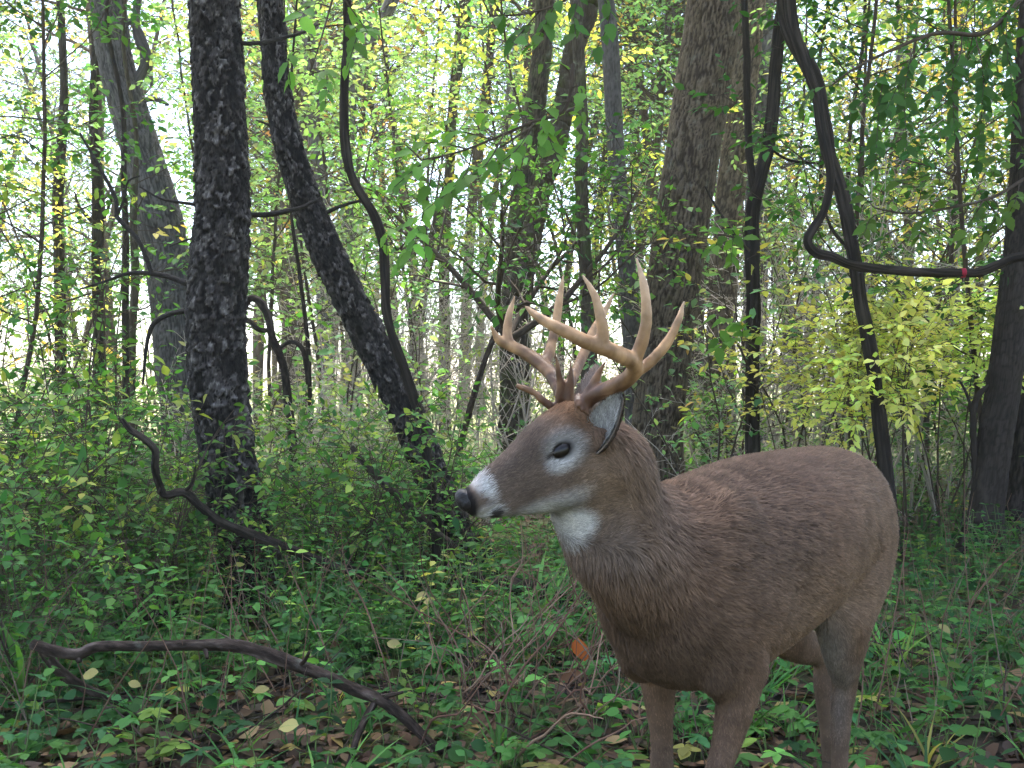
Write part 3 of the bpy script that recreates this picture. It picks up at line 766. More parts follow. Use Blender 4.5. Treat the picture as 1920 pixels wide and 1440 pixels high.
# ------------------------------------------------------------------ understorey, thickets, far wood
rp = np.random.default_rng(5)
und_list = [(30, 8.5, 0, .85), (150, 13, 2, .75), (-60, 12, 1, .8), (430, 12.5, 1, .95), (520, 11, 1, .9), (610, 11.5, 1, .85), (800, 13, 1, 1.0), (770, 14.5, 1, .95), (1090, 15, 2, 1.1),
            (1130, 15.5, 1, 1.0), (1575, 11.5, 1, .95), (1600, 8.6, 3, .9), (1740, 10.5, 0, 1.0), (1850, 8.0, 3, .85), (1930, 11.5, 1, 1.1), (1600, 13, 2, 1.1), (1700, 15, 2, 1.15), (640, 15, 1, 1.2), (450, 14, 1, 1.1), (760, 17, 1, 1.2), (980, 17, 1, 1.2), (1300, 17, 1, 1.2), (1480, 16, 1, 1.2), (1800, 16, 1, 1.2), (2040, 8.4, 3, .9), (-120, 8.5, 0, .85), (2190, 9.5, 0, .9), (2330, 11, 1, 1.0), (2150, 13, 2, 1.0), (2420, 8.8, 0, .9), (-300, 10, 0, .9), (-420, 12, 1, 1.0)]
ulab = ['young tree with layered mid-green leaves', 'young tree with lime-green autumn leaves', 'young tree with yellow autumn leaves', 'young tree with dark green leaves']
for px, d, k_, s_ in und_list:
    place('und%d' % k_, 'young_tree', pxx(px, d), d, ulab[k_], 'tree', ['green', 'lime', 'yellow', 'dark green'][k_] + ' young trees under the canopy', s=s_, rg=rp, partnames=('trunk', 'crown'))
flab = ['tall background tree with lime-green crown', 'tall background tree with green crown', 'tall background tree with yellow crown', 'tall background tree with rusty crown']
for i in range(68):
    d = 21 + 28 * (i / 68.0) ** .9 + rp.random() * 3
    px = rp.uniform(-500, 2460)
    if 620 < px < 1200 and d < 46: px = px - 620 if rp.random() < .5 else px + 620
    k_ = rp.choice([0, 0, 0, 1, 1, 1, 2, 3])
    if -20 < px < 360 and rp.random() < .65: continue
    place('far%d' % k_, 'background_tree', pxx(px, d), d, flab[k_], 'tree', ['lime', 'green', 'yellow', 'rusty'][k_] + ' background trees', s=.85 + .4 * rp.random(), rg=rp, partnames=('trunk', 'crown'))
hlab = ['high-crowned background tree with lime leaves', 'high-crowned background tree with green leaves', 'high-crowned background tree with yellow leaves']
for i in range(30):
    d = 19 + 26 * (i / 30.0) + rp.random() * 3
    px = rp.uniform(520, 1350) if i % 3 else rp.uniform(-100, 2000)
    k_ = rp.choice([0, 0, 0, 1, 1, 2])
    place('tall%d' % k_, 'high_crowned_tree', pxx(px, d), d, hlab[k_], 'tree', ['lime', 'green', 'yellow'][k_] + ' high-crowned background trees', s=.85 + .3 * rp.random(), rg=rp, partnames=('trunk', 'crown'))
# bare thickets
for i in range(34):
    d = 8.5 + 13 * rp.random()
    px = rp.uniform(560, 1750) if i % 4 else rp.uniform(-100, 2000)
    k_ = rp.choice([0, 1, 2]) if px > 1150 or px < 560 else rp.choice([0, 0, 2])
    if px < 1150: d += 2.5
    if 1130 < px < 1350: d = max(d, 12.5)
    place('thicket%d' % k_, 'bare_thicket', pxx(px, d), d, ['thicket of pale bare crossing twigs', 'thicket of brown bare crossing twigs', 'thicket of pale twigs with few yellow leaves'][k_], 'thicket', ['pale', 'brown', 'yellow-leaved'][k_] + ' bare thickets', s=.8 + .5 * rp.random(), rg=rp, partnames=('stems', 'leaves'))
# leafy shrubs
shr_list = [(40, 5.0, 0, .8), (130, 5.6, 1, .85), (-40, 4.6, 0, .9), (220, 6.3, 0, .85), (300, 6.6, 1, .7), (70, 6.8, 1, .95), (180, 7.8, 3, 1.0), (10, 7.6, 0, 1.0), (520, 6.4, 0, .7), (560, 7.2, 2, .85), (620, 6.8, 0, .75), (480, 7.6, 1, .9), (700, 7.4, 2, .8), (760, 7.9, 1, .85), (840, 7.8, 0, .8), (650, 8.4, 2, .75),
            (905, 9.2, 2, .6), (340, 8.2, 2, 1.0), (250, 9.2, 1, 1.1), (100, 10, 2, 1.2), (430, 9.0, 2, .9), (560, 10, 2, .8), (740, 10.4, 2, .8), (970, 12, 2, .7), (1330, 8.8, 2, .8), (1360, 11, 1, 1.0), (1450, 9.5, 2, .8), (1700, 8.5, 2, .6), (1760, 9.6, 1, .8), (1870, 9, 2, .7), (1800, 11.5, 2, 1.0), (1920, 11, 1, 1.0), (1700, 12, 2, 1.0), (1600, 12.5, 2, 1.0), (580, 5.6, 0, .55), (660, 5.9, 1, .55), (400, 5.2, 0, .5), (330, 5.5, 3, .6), (500, 5.3, 3, .45), (730, 6.3, 0, .55), (820, 6.8, 1, .6), (30, 4.0, 3, .6), (120, 4.4, 0, .55), (240, 4.9, 1, .5), (770, 5.9, 1, .8), (705, 5.8, 0, .75), (835, 6.2, 0, .7), (200, 5.5, 1, .95), (325, 5.0, 0, .72), (2080, 9, 1, .8), (2180, 7.6, 0, .7), (2260, 9.4, 2, .9), (2350, 8.2, 1, .8), (2120, 11, 2, 1.0), (-160, 6, 0, .8), (-240, 7.4, 1, .9), (-330, 6.6, 0, .8)]
for px, d, k_, s_ in shr_list:
    place('shrub%d' % k_, 'leafy_shrub', pxx(px, d), d, ['bushy mid-green leafy shrub', 'loose arching mid-green shrub', 'light green leafy shrub', 'dark green low shrub'][k_], 'shrub', ['mid-green bushy', 'mid-green loose', 'light green', 'dark green'][k_] + ' shrubs', s=s_, rg=rp, partnames=('stems', 'leaves'))
for i in range(26):
    d = 12 + 14 * rp.random(); px = rp.uniform(-100, 2020)
    k_ = 2 if rp.random() < .8 else 1
    if 640 < px < 1150 and rp.random() < .6: continue
    place('shrub%d' % k_, 'leafy_shrub', pxx(px, d), d, ['', 'loose arching mid-green shrub', 'light green leafy shrub'][k_], 'shrub', ['', 'mid-green loose', 'light green'][k_] + ' shrubs', s=.8 + .5 * rp.random(), rg=rp, partnames=('stems', 'leaves'))
# the pale yellow spreading shrub on the right
ry = np.random.default_rng(3)
for px, d, s_ in ((1520, 8.0, .66), (1565, 7.7, .72), (1610, 7.9, .76), (1660, 7.7, .76), (1705, 7.6, .80), (1750, 7.9, .82), (1800, 8.0, .80), (1840, 8.3, .80)):
    place('sap2', 'pale_yellow_shrub', pxx(px, d), d, 'spreading pale yellow shrub below the looping vine', 'shrub', 'pale yellow shrubs', s=s_, rg=ry, tint=(1.65, 1.65, 1.8), partnames=('stems', 'leaves'))
for px, d, k_, s_ in ((200, 8.0, 0, 1.1), (470, 8.6, 0, 1.1), (620, 9.4, 1, 1.2), (820, 9.6, 1, 1.1), (1340, 8.4, 1, 1.0), (1480, 8.8, 3, 1.1), (1390, 10.2, 1, 1.2), (60, 9.5, 3, 1.3), (150, 7.0, 0, .9), (1720, 9.2, 0, 1.2), (1860, 8.6, 0, 1.0)):
    place('sap%d' % k_, 'sapling', pxx(px, d), d, ['thin-stemmed sapling with sparse green leaves', 'thin-stemmed sapling with sparse lime leaves', '', 'thin-stemmed sapling with sparse yellow leaves'][k_], 'sapling', ['green', 'lime', '', 'yellow'][k_] + ' saplings', s=s_, rg=rp, partnames=('stems', 'leaves'))

# ------------------------------------------------------------------ leafy boughs that hang into the view; leaves are parts
LEAFM = {}
for k_, T in LT.items():
    LEAFM[k_] = build_mesh('leaf_' + k_, T[0], T[1], M['leaf'], {'col': np.tile([[.055, .135, .026]], (len(T[0]), 1))})
def leaf_obj(parent, tmpl, pos, d, nr, size, tint, name='leaf', mats=LEAFM):
    d = nz(d); nr = nz(nr - d * np.dot(nr, d)); sd_ = np.cross(nr, d)
    o = link(name, mats[tmpl], parent)
    m_ = Matrix(((d[0] * size, sd_[0] * size, nr[0] * size, pos[0]), (d[1] * size, sd_[1] * size, nr[1] * size, pos[1]), (d[2] * size, sd_[2] * size, nr[2] * size, pos[2]), (0, 0, 0, 1)))
    o.matrix_local = m_
    o.color = (*[float(c) for c in tint], 1)
    return o
def bough(name, label, main, d, sprays, seed, group=None, leaf=.10, mat='twig', tint=(1, 1, 1)):
    rg = np.random.default_rng(seed)
    P = np.array([at(q[0], q[1], q[3] if len(q) > 3 else d) for q in main]); Rr = np.array([q[2] * .5 / FPX * d for q in main])
    t = thing(name, P[0], label, 'branch', group)
    mb = MB(); tube(mb, P, Rr, 6, .05, wob=.1)
    spots = []
    X, r, s = resample(P, Rr, ds=.03)
    for f in sprays:
        i = int(f[0] * (len(X) - 1)); st = X[i]
        en = at(f[1], f[2], f[3])
        mid = (st + en) / 2 + rg.normal(0, .04, 3) + [0, 0, .04]
        Y, _, _ = resample(np.array([st, mid, en]), np.array([.004, .003, .0015]), ds=.02)
        tube(mb, np.array([st, mid, en]), np.array([.004, .003, .0015]), 5, .05)
        L = np.linalg.norm(en - st); m = max(3, int(L / .036))
        tg = nz(np.gradient(Y, axis=0))
        for j in range(m):
            q = int((.25 + .75 * (j + .5) / m) * (len(Y) - 1))
            sd_ = nz(np.cross(tg[q], UP)) * (1 if j % 2 else -1)
            dl = tg[q] * .6 + sd_ * .7 + rg.normal(0, .25, 3) + [0, 0, -.35]
            spots.append((Y[q], nz(dl), nz(UP + rg.normal(0, .4, 3) + [0, -.75, 0]), leaf * (.55 + .55 * rg.random())))
    mb.A['bh'] = [np.full(mb.n, .45)]
    link('stem', mb.mesh('stem', M[mat], origin=P[0]), t)
    for q in spots:
        b = math.exp(rg.normal(0, .22))
        leaf_obj(t, 'near', q[0] - P[0], q[1], q[2], q[3], (tint[0] * b * (1 + .25 * rg.random()), tint[1] * b, tint[2] * b))
    return t
bough('leafy_bough', 'leafy green bough hanging across in front of the forked mossy tree',
      [(1075, 120, 7, 4.8), (1060, 205, 7, 4.75), (1000, 228, 6, 4.7), (930, 258, 5, 4.65), (860, 285, 4, 4.6), (790, 300, 3, 4.55)], 4.7,
      [(.2, 1010, 300, 4.6), (.3, 1050, 310, 4.6), (.35, 960, 200, 4.8), (.45, 920, 320, 4.5), (.5, 880, 210, 4.8), (.6, 850, 350, 4.4), (.65, 820, 250, 4.7), (.75, 790, 400, 4.4), (.8, 750, 290, 4.7), (.9, 740, 350, 4.5), (1.0, 735, 270, 4.6), (.95, 770, 480, 4.5), (.15, 1090, 260, 4.7), (.1, 1010, 120, 4.8), (.55, 905, 380, 4.5)], 61, leaf=.095, tint=(1.5, 1.45, 1.2))
bough('leafy_twig', 'small leafy twig dangling beside the thin twisting stem',
      [(800, 380, 4, 5.2), (800, 420, 4, 5.2), (770, 445, 3, 5.1), (745, 470, 3, 5.1)], 5.2,
      [(.4, 815, 480, 5.1), (.7, 745, 505, 5.0), (1.0, 725, 475, 5.0), (.3, 720, 440, 5.2)], 62, leaf=.085, tint=(1.4, 1.4, 1.2))
bough('upper_bough', 'green bough with broad leaves hanging down beside the leaning tree',
      [(640, -60, 5, 4.8), (620, 10, 4, 4.7), (600, 80, 3, 4.6), (580, 140, 2, 4.6)], 4.7,
      [(.2, 690, 60, 4.6), (.4, 560, 40, 4.6), (.6, 650, 130, 4.5), (.8, 545, 160, 4.5), (1.0, 610, 195, 4.4), (.3, 700, 10, 4.7)], 63, leaf=.095, tint=(1.4, 1.4, 1.2))
bough('top_bough', 'dark green leafy bough dipping in over the forked tree',
      [(1120, -60, 6, 4.6), (1060, 0, 5, 4.5), (990, 25, 4, 4.5), (920, 30, 3, 4.4)], 4.5,
      [(.2, 1080, 70, 4.4), (.4, 1000, 90, 4.4), (.6, 960, 80, 4.4), (.8, 900, 60, 4.4), (1.0, 850, 20, 4.4), (.5, 1040, -10, 4.6), (.9, 880, -20, 4.5), (.1, 1110, 110, 4.5)], 64, leaf=.10, tint=(.8, .85, .85))
bough('dark_bough', 'dark leafy bough spreading between the bowed tree and the edge tree',
      [(1930, -20, 10, 6.2), (1850, 60, 9, 6.1), (1760, 62, 8, 6.0), (1680, 90, 7, 6.0), (1600, 130, 5, 5.9), (1560, 160, 3, 5.9)], 6.0,
      [(.05, 1890, 130, 6.0), (.15, 1840, 200, 5.9), (.25, 1800, 150, 6.0), (.3, 1860, 20, 6.2), (.4, 1740, 190, 5.8), (.5, 1700, 20, 6.1), (.55, 1660, 210, 5.8), (.65, 1610, 60, 6.0), (.75, 1590, 220, 5.8), (.85, 1520, 90, 5.9), (1.0, 1500, 210, 5.9), (.45, 1790, 260, 5.9), (.6, 1700, 280, 5.8), (.2, 1900, 250, 6.0), (.7, 1640, 320, 5.8), (.35, 1830, 330, 6.0)], 65, leaf=.095, tint=(.62, .7, .7))
bough('low_dark_bough', 'leafy bough with some yellowing leaves just above the looping vine',
      [(1930, 330, 7, 6.4), (1860, 370, 6, 6.3), (1780, 390, 5, 6.2), (1700, 400, 4, 6.2), (1640, 390, 3, 6.1)], 6.3,
      [(.1, 1880, 420, 6.2), (.2, 1850, 300, 6.3), (.35, 1800, 450, 6.2), (.5, 1760, 330, 6.2), (.6, 1720, 460, 6.1), (.75, 1680, 340, 6.1), (.9, 1620, 440, 6.0), (1.0, 1600, 350, 6.0), (.3, 1830, 470, 6.2)], 66, leaf=.10, tint=(1.1, .9, .8))
bough('sapling_bough', 'bright green leafy twig growing out beside the vine-wrapped sapling',
      [(1405, 470, 6, 7.6), (1375, 445, 5, 7.5), (1345, 440, 4, 7.5)], 7.5,
      [(.3, 1350, 400, 7.4), (.6, 1330, 470, 7.4), (1.0, 1325, 430, 7.4), (.5, 1370, 500, 7.4), (.2, 1400, 400, 7.5)], 67, leaf=.12, tint=(1.5, 1.5, 1.1))
bough('green_spray', 'bright green spray of leaves near the foot of the vine-wrapped sapling',
      [(1400, 680, 5, 7.8), (1380, 640, 4, 7.7), (1350, 620, 3, 7.6)], 7.7,
      [(.3, 1340, 590, 7.6), (.6, 1335, 660, 7.5), (1.0, 1345, 640, 7.6), (.5, 1390, 600, 7.6)], 68, leaf=.13, tint=(1.6, 1.6, 1.1))

# ------------------------------------------------------------------ fallen wood
def dead_wood(name, label, main, sides=(), k=12, mat='dead', cat='branch', seed=0, extra=()):
    P = np.array([at(q[0], q[1], q[3]) for q in main]); Rr = np.array([q[2] * .5 / FPX * q[3] for q in main])
    t = thing(name, P[0], label, cat)
    rg = np.random.default_rng(seed)
    mb = MB(); trunk(mb, P, Rr, 'dead', .012, k * 3, seed, vis=99, flare=0)
    me = mb.mesh('wood', M[mat], origin=P[0])
    link('wood', me, t)
    for sd_ in sides:
        b = MB(); trunk(b, np.array([at(q[0], q[1], q[3]) for q in sd_]), np.array([q[2] * .5 / FPX * q[3] for q in sd_]), 'dead', .012, 18, seed + 3, vis=99, flare=0)
        link('side_branch', b.mesh('side_branch', M[mat], origin=P[0]), t)
    return t
dead_wood('fallen_branch', 'long dead branch with a forked prop lying across the low plants in front',
    [(62, 1208, 18.5, 3.45), (110, 1222, 20.2, 3.42), (148, 1226, 21.0, 3.4), (185, 1212, 18.5, 3.4), (260, 1212, 18.5, 3.38), (340, 1210, 18.5, 3.36), (430, 1211, 20.2, 3.34), (500, 1228, 21.8, 3.32), (580, 1256, 21.8, 3.3), (650, 1286, 21.8, 3.27), (705, 1308, 22.7, 3.25), (750, 1338, 19.3, 3.22), (790, 1375, 16.8, 3.2), (830, 1412, 13.4, 3.17)],
    [[(708, 1310, 12.6, 3.25), (692, 1335, 12.6, 3.22), (674, 1372, 11.8, 3.18), (660, 1415, 10.9, 3.12), (650, 1470, 9.2, 3.05)], [(712, 1308, 11.8, 3.25), (735, 1303, 8.4, 3.23), (756, 1298, 5.0, 3.22)],
     [(75, 1212, 18.5, 3.45), (105, 1250, 17.6, 3.5), (150, 1285, 16.8, 3.55), (190, 1302, 16.0, 3.58), (250, 1325, 15.1, 3.6), (330, 1350, 12.6, 3.62)], [(560, 1248, 9, 3.3), (572, 1238, 7, 3.28), (580, 1222, 5, 3.26)], [(380, 1211, 10, 3.36), (386, 1222, 8, 3.33), (388, 1234, 6, 3.31)], [(148, 1228, 15.1, 3.4), (148, 1240, 10.1, 3.38)]], seed=71)
dead_wood('crooked_branch', 'crooked dead branch slanting up in front of the black scaly tree',
    [(228, 786, 9, 4.7), (245, 806, 12, 4.7), (272, 824, 13, 4.7), (290, 845, 13, 4.72), (290, 876, 13, 4.75), (298, 906, 14, 4.78), (310, 928, 16, 4.8), (345, 924, 16, 4.82), (378, 952, 15, 4.86), (415, 980, 17, 4.9), (465, 1000, 18, 4.95), (525, 1022, 17, 5.02), (600, 1052, 17, 5.15), (660, 1070, 16, 5.35), (760, 1085, 15, 5.8), (880, 1110, 14, 6.0)],
    [[(300, 912, 8, 4.78), (296, 925, 5, 4.76)], [(345, 924, 7, 4.82), (360, 905, 5, 4.8), (368, 870, 3, 4.8)]], seed=72, mat='vine')
dead_wood('propped_branch', 'dark dead branch slanting down through the bush below the leaning tree',
    [(660, 838, 9, 6.2), (684, 870, 11, 6.15), (715, 902, 13, 6.1), (748, 930, 13, 6.05), (785, 968, 14, 6.0), (830, 1010, 15, 5.95), (880, 1058, 16, 5.85)], [[(684, 870, 6, 6.15), (700, 860, 4, 6.1)]], seed=73, mat='vine')
dead_wood('thin_fallen_branch', 'thin dark fallen branch lying low under the long dead branch',
    [(-20, 1322, 6, 3.6), (100, 1314, 7, 3.62), (200, 1308, 7, 3.65), (300, 1312, 7, 3.65), (400, 1335, 8, 3.6), (450, 1360, 8, 3.55)], seed=74, mat='vine', k=6)
dead_wood('rotting_log', 'dark rotting log on the ground between the brambles and the deer',
    [(860, 1085, 26, 5.9), (940, 1098, 34, 5.75), (1010, 1112, 38, 5.6), (1080, 1120, 36, 5.5), (1150, 1122, 30, 5.45)], seed=75, mat='vine', cat='log')
dead_wood('mossy_log', 'dark narrow log lying on the ground left of the black scaly tree',
    [(120, 1168, 14, 4.85), (200, 1165, 18, 4.9), (280, 1158, 18, 4.95), (345, 1150, 14, 5.0)], seed=76, mat='vine', cat='log', k=8)
dead_wood('buried_branch', 'half-buried dark branch at the foot of the long dead branch',
    [(200, 1330, 14, 3.5), (270, 1340, 15, 3.45), (330, 1358, 14, 3.4), (370, 1385, 10, 3.35)], seed=77, mat='dead', k=8)
dead_wood('curling_branch', 'curling dark branch in the bush between the two scaly trees',
    [(450, 598, 9, 7.6), (468, 560, 13, 7.6), (490, 568, 14, 7.6), (504, 598, 14, 7.6), (512, 640, 14, 7.6), (526, 668, 14, 7.6), (536, 710, 15, 7.6), (545, 800, 15, 7.6), (555, 920, 16, 7.6), (560, 1030, 17, 7.6)],
    [[(508, 620, 9, 7.6), (485, 618, 9, 7.6), (468, 604, 8, 7.6), (452, 596, 6, 7.6)], [(520, 655, 8, 7.6), (548, 640, 7, 7.6), (570, 660, 8, 7.6), (578, 720, 9, 7.6)]], seed=78, mat='vine')

# brambles: arching reddish stems, each one a part
br = thing('bramble_patch', at(960, 1300, 3.8) * [1, 1, 0], 'tangle of reddish-brown bramble stems beside the deer', 'bramble')
borg = np.array(br.location)
rb = np.random.default_rng(8)
for i in range(84):
    d0 = rb.uniform(3.0, 5.2); px0 = rb.uniform(760, 1190) - (d0 - 3) * 20
    x0 = pxx(px0, d0)
    a = rb.uniform(-1.0, 1.0) + (.35 if rb.random() < .6 else 0); L = rb.uniform(.35, .85)
    p0 = np.array([x0, d0, float(gz(x0, d0)) - .02])
    hd = np.array([math.sin(a), .5 * rb.normal(), 0]); v_ = nz(hd * rb.uniform(.5, 1.6) + UP); cv = hd * rb.uniform(-.1, .35) - UP * rb.uniform(0, .35)
    pts = [p0 + v_ * L * t_ + cv * L * t_ * t_ + rb.normal(0, .018, 3) * (t_ > 0) for t_ in (0, .2, .4, .6, .8, 1.0)]
    mb = MB(); tube(mb, np.array(pts) - borg, np.array([.0036, .0033, .003, .0026, .002, .001]) * rb.uniform(.6, 1.3), 5, .04, wob=.5, rg=rb); mb.A['bh'] = [np.full(mb.n, rb.uniform(.1, .9))]
    link('stem', mb.mesh('stem', M['bramble']), br)

# ------------------------------------------------------------------ low plants
def gen_plant(kind, rg, h):
    """stems [(P,R)], leaves [(pos,dir,nrm,size,template)] in local coordinates"""
    st, lv = [], []
    lean = np.array([rg.normal(0, .25), rg.normal(0, .25), 1.0])
    if kind == 'creeper':
        top = nz(lean) * h; st.append((np.array([[0, 0, -.02], top * .5 + [.01, 0, 0], top]), np.array([.0022, .0018, .0014])))
        a0 = rg.random() * 6.28
        for i in range(5):
            a = a0 + i * 1.15 + rg.normal(0, .1)
            lv.append((top, np.array([math.cos(a), math.sin(a), .12 - .4 * rg.random()]), UP + rg.normal(0, .2, 3), rg.uniform(.038, .070) * (1.1 if i == 2 else .9), 'near'))
    elif kind == 'trifol':
        for k_ in range(rg.integers(2, 4)):
            ln = nz(lean + rg.normal(0, .35, 3) * [1, 1, .2]); top = ln * h * rg.uniform(.6, 1)
            st.append((np.array([[0, 0, -.02], top * .5, top]), np.array([.002, .0016, .0012])))
            a0 = rg.random() * 6.28
            for i in range(3):
                a = a0 + i * 2.09 + rg.normal(0, .1)
                lv.append((top, np.array([math.cos(a), math.sin(a), .05 - .3 * rg.random()]), UP + rg.normal(0, .25, 3), rg.uniform(.032, .054), 'round'))
    elif kind == 'herb':
        top = nz(lean) * h * 1.7; mid = top * .5 + rg.normal(0, .015, 3)
        st.append((np.array([[0, 0, -.02], mid, top]), np.array([.003, .0024, .0012])))
        m = max(3, int(h * 1.7 / .05)); a0 = rg.random() * 6.28
        for i in range(1, m + 1):
            q = top * (i / m) * (.999); a = a0 + i * 1.57
            for sg in (0, 3.14159):
                if rg.random() < .12: continue
                lv.append((q, np.array([math.cos(a + sg), math.sin(a + sg), .35 - .6 * rg.random()]), UP + rg.normal(0, .25, 3), rg.uniform(.036, .066) * (1.05 - .35 * abs(i / m - .55)), 'near'))
    elif kind == 'broad':
        for i in range(rg.integers(3, 6)):
            a = rg.random() * 6.28; ln = nz(np.array([math.cos(a) * .5, math.sin(a) * .5, 1])); top = ln * h * rg.uniform(.5, 1)
            st.append((np.array([[0, 0, -.02], top * .55, top]), np.array([.0018, .0015, .0012])))
            lv.append((top, np.array([math.cos(a), math.sin(a), -.1 - .3 * rg.random()]), UP + rg.normal(0, .3, 3), rg.uniform(.040, .072), 'round'))
    else:
        for i in range(rg.integers(7, 13)):
            a = rg.random() * 6.28; t_ = rg.uniform(.25, .8)
            lv.append((np.array([rg.normal(0, .012), rg.normal(0, .012), 0]), np.array([math.cos(a) * t_, math.sin(a) * t_, 1]), np.array([-math.cos(a), -math.sin(a), .5]), h * rg.uniform(.9, 1.9), 'blade'))
    return st, lv

rg = np.random.default_rng(17)
KINDS = ['creeper', 'trifol', 'herb', 'broad', 'grass']
plants = []
def scatter(n_, d0, d1, pxa, pxb, probs, hs, pw=1.0, pal=None):
    for _ in range(n_):
        d = d0 + (d1 - d0) * rg.random() ** pw; px = rg.uniform(pxa, pxb)
        x = pxx(px, d)
        plants.append((x, d, rg.choice(5, p=probs), rg.uniform(*hs), pal))
scatter(130, 2.6, 6.0, 2040, 2450, [.28, .24, .16, .20, .12], (.06, .18), .8)
scatter(110, 2.6, 6.0, -450, -120, [.28, .24, .16, .20, .12], (.06, .18), .8)
scatter(170, 6.0, 12.0, 2040, 2400, [.2, .2, .4, .15, .05], (.1, .3))
scatter(130, 6.0, 12.0, -420, -120, [.2, .2, .4, .15, .05], (.1, .3))
scatter(950, 2.45, 5.0, -120, 2040, [.28, .24, .16, .20, .12], (.06, .18), .8)
scatter(900, 4.2, 8.0, -120, 2040, [.24, .22, .28, .18, .08], (.08, .24))
scatter(380, 4.2, 7.5, 500, 1180, [.1, .1, .6, .15, .05], (.16, .34))
scatter(360, 3.8, 7.5, -100, 420, [.1, .1, .6, .15, .05], (.12, .32))
scatter(420, 5.5, 10, 1500, 2040, [.2, .2, .4, .15, .05], (.08, .24))
scatter(1300, 7.5, 18, -120, 2040, [.1, .15, .5, .2, .05], (.14, .36), .8)
# keep the deer's feet clear and put the nearest ones first
plants.sort(key=lambda q: q[1])
pcol = np.array([[.036, .112, .026], [.050, .140, .030], [.068, .165, .036], [.026, .082, .028], [.12, .19, .035]])
def plant_tint(rg, d):
    c = pcol[rg.choice(5, p=[.3, .25, .2, .17, .08])] * math.exp(rg.normal(0, .32))
    if rg.random() < .02: c = np.array([.20, .19, .05]) * math.exp(rg.normal(0, .2))
    if d > 7: c = c * [1.25, 1.12, 1]
    return c
NEAR_MAX = 235
near_n = 0
PN = {'creeper': ('creeper_seedling', 'five-leaflet creeper seedling', 'creeper seedlings'),
      'trifol': ('trefoil_plant', 'small three-leaflet plant', 'three-leaflet plants'),
      'herb': ('upright_herb', 'upright green herb', 'upright herbs'),
      'broad': ('broad_leaved_plant', 'low broad-leaved plant', 'broad-leaved low plants'),
      'grass': ('grass_tuft', 'thin arching grass tuft', 'grass tufts')}
NEARBY = [(-.9, 3.4, 'near the forked end of the long dead branch'), (-.62, 3.35, 'below the long dead branch'), (-1.3, 3.4, 'beside the broken end of the long dead branch'), (-.3, 3.2, 'by the ground end of the long dead branch'), (.38, 2.3, "at the deer's forefeet"), (.78, 2.55, "by the deer's hind feet"), (.05, 3.3, 'in the bramble tangle'), (.05, 4.2, 'in the far side of the bramble tangle'), (.05, 2.6, "ahead of the deer's chest"),
          (1.0, 3.4, 'behind the deer on open ground'), (1.25, 2.9, "beyond the deer's rump"), (1.5, 3.7, 'on the open floor towards the edge tree'), (.5, 3.6, 'behind the belly of the deer'), (-.35, 2.6, 'on the litter short of the brambles'), (-1.0, 2.7, 'on the litter before the long dead branch'), (-1.35, 4.4, 'by the narrow dark log'), (-.5, 4.2, 'between the brambles and the black scaly tree')]
def near_phrase(x, y): return min(NEARBY, key=lambda q: (q[0] - x) ** 2 + (q[1] - y) ** 2)[2]
stemB, leafB = MB(), MB()
bl = {k_: ([], [], [], [], []) for k_ in LT}
base_c = np.array([.055, .135, .026])
for (x, y, ki, h, pal) in plants:
    kind = KINDS[ki]; st, lv = gen_plant(kind, rg, h)
    z = float(gz(x, y)); c = plant_tint(rg, y)
    px_here, py_here = 960 + x / y * FPX, 720 + (CAM_H - z) / y * FPX
    seen = 0 < px_here < 1920 and py_here < 1480
    if near_n < NEAR_MAX and seen and kind != 'herb' or (near_n < NEAR_MAX and seen and len(lv) < 12):
        near_n += 1
        nm, lab, grp = PN[kind]
        t = thing(nm, (x, y, z), lab + ' ' + near_phrase(x, y), 'plant' if kind != 'grass' else 'grass', grp)
        if st:
            mb = MB()
            for P, Rr in st: tube(mb, P, Rr, 5, n=5)
            mb.A['bh'] = [np.full(mb.n, .5)]
            link('stem', mb.mesh('stem', M['stalk']), t)
        for q in lv:
            leaf_obj(t, q[4], q[0], q[1], np.asarray(q[2]), q[3], c / base_c * math.exp(rg.normal(0, .12)), 'blade' if kind == 'grass' else 'leaf')
    else:
        o = np.array([x, y, z])
        for P, Rr in st: tube(stemB, P + o, Rr, 3, n=3, cap=False)
        for q in lv:
            L = bl[q[4]]
            L[0].append(q[0] + o); L[1].append(q[1]); L[2].append(q[2]); L[3].append(q[3]); L[4].append(c * math.exp(rg.normal(0, .12)))
for k_, L in bl.items():
    if L[0]: add_leaves(leafB, 'mid' if k_ == 'near' else k_, np.array(L[0]), np.array(L[1]), np.array(L[2]), np.array(L[3]), np.array(L[4]))
stemB.A['bh'] = [np.full(stemB.n, .5)]
gc = tag(link('ground_cover', leafB.mesh('ground_cover', M['leaf'])), 'carpet of low green woodland plants covering the forest floor', 'ground cover', kind='stuff')
o = link('stems', stemB.mesh('stems', M['stalk']), gc); o['kind'] = 'stuff'

# leaf litter
nl = 17500
d = 2.3 + 12 * rg.random(nl) ** 1.5; px = rg.uniform(-420, 2420, nl); x = (px - 960) / FPX * d
a = rg.random(nl) * 6.28
dirs = np.stack([np.cos(a), np.sin(a), rg.normal(0, .22, nl)], 1); nrm = np.stack([rg.normal(0, .35, nl), rg.normal(0, .35, nl), np.ones(nl)], 1)
mb = MB(); add_leaves(mb, 'mid', np.stack([x, d, gz(x, d) + .006 + .02 * rg.random(nl)], 1), dirs, nrm, rg.uniform(.04, .10, nl), pal_cols(nl, 'brown', rg))
tag(link('leaf_litter', mb.mesh('leaf_litter', M['litter'])), 'brown fallen leaves scattered over the forest floor', 'leaf litter', kind='stuff')
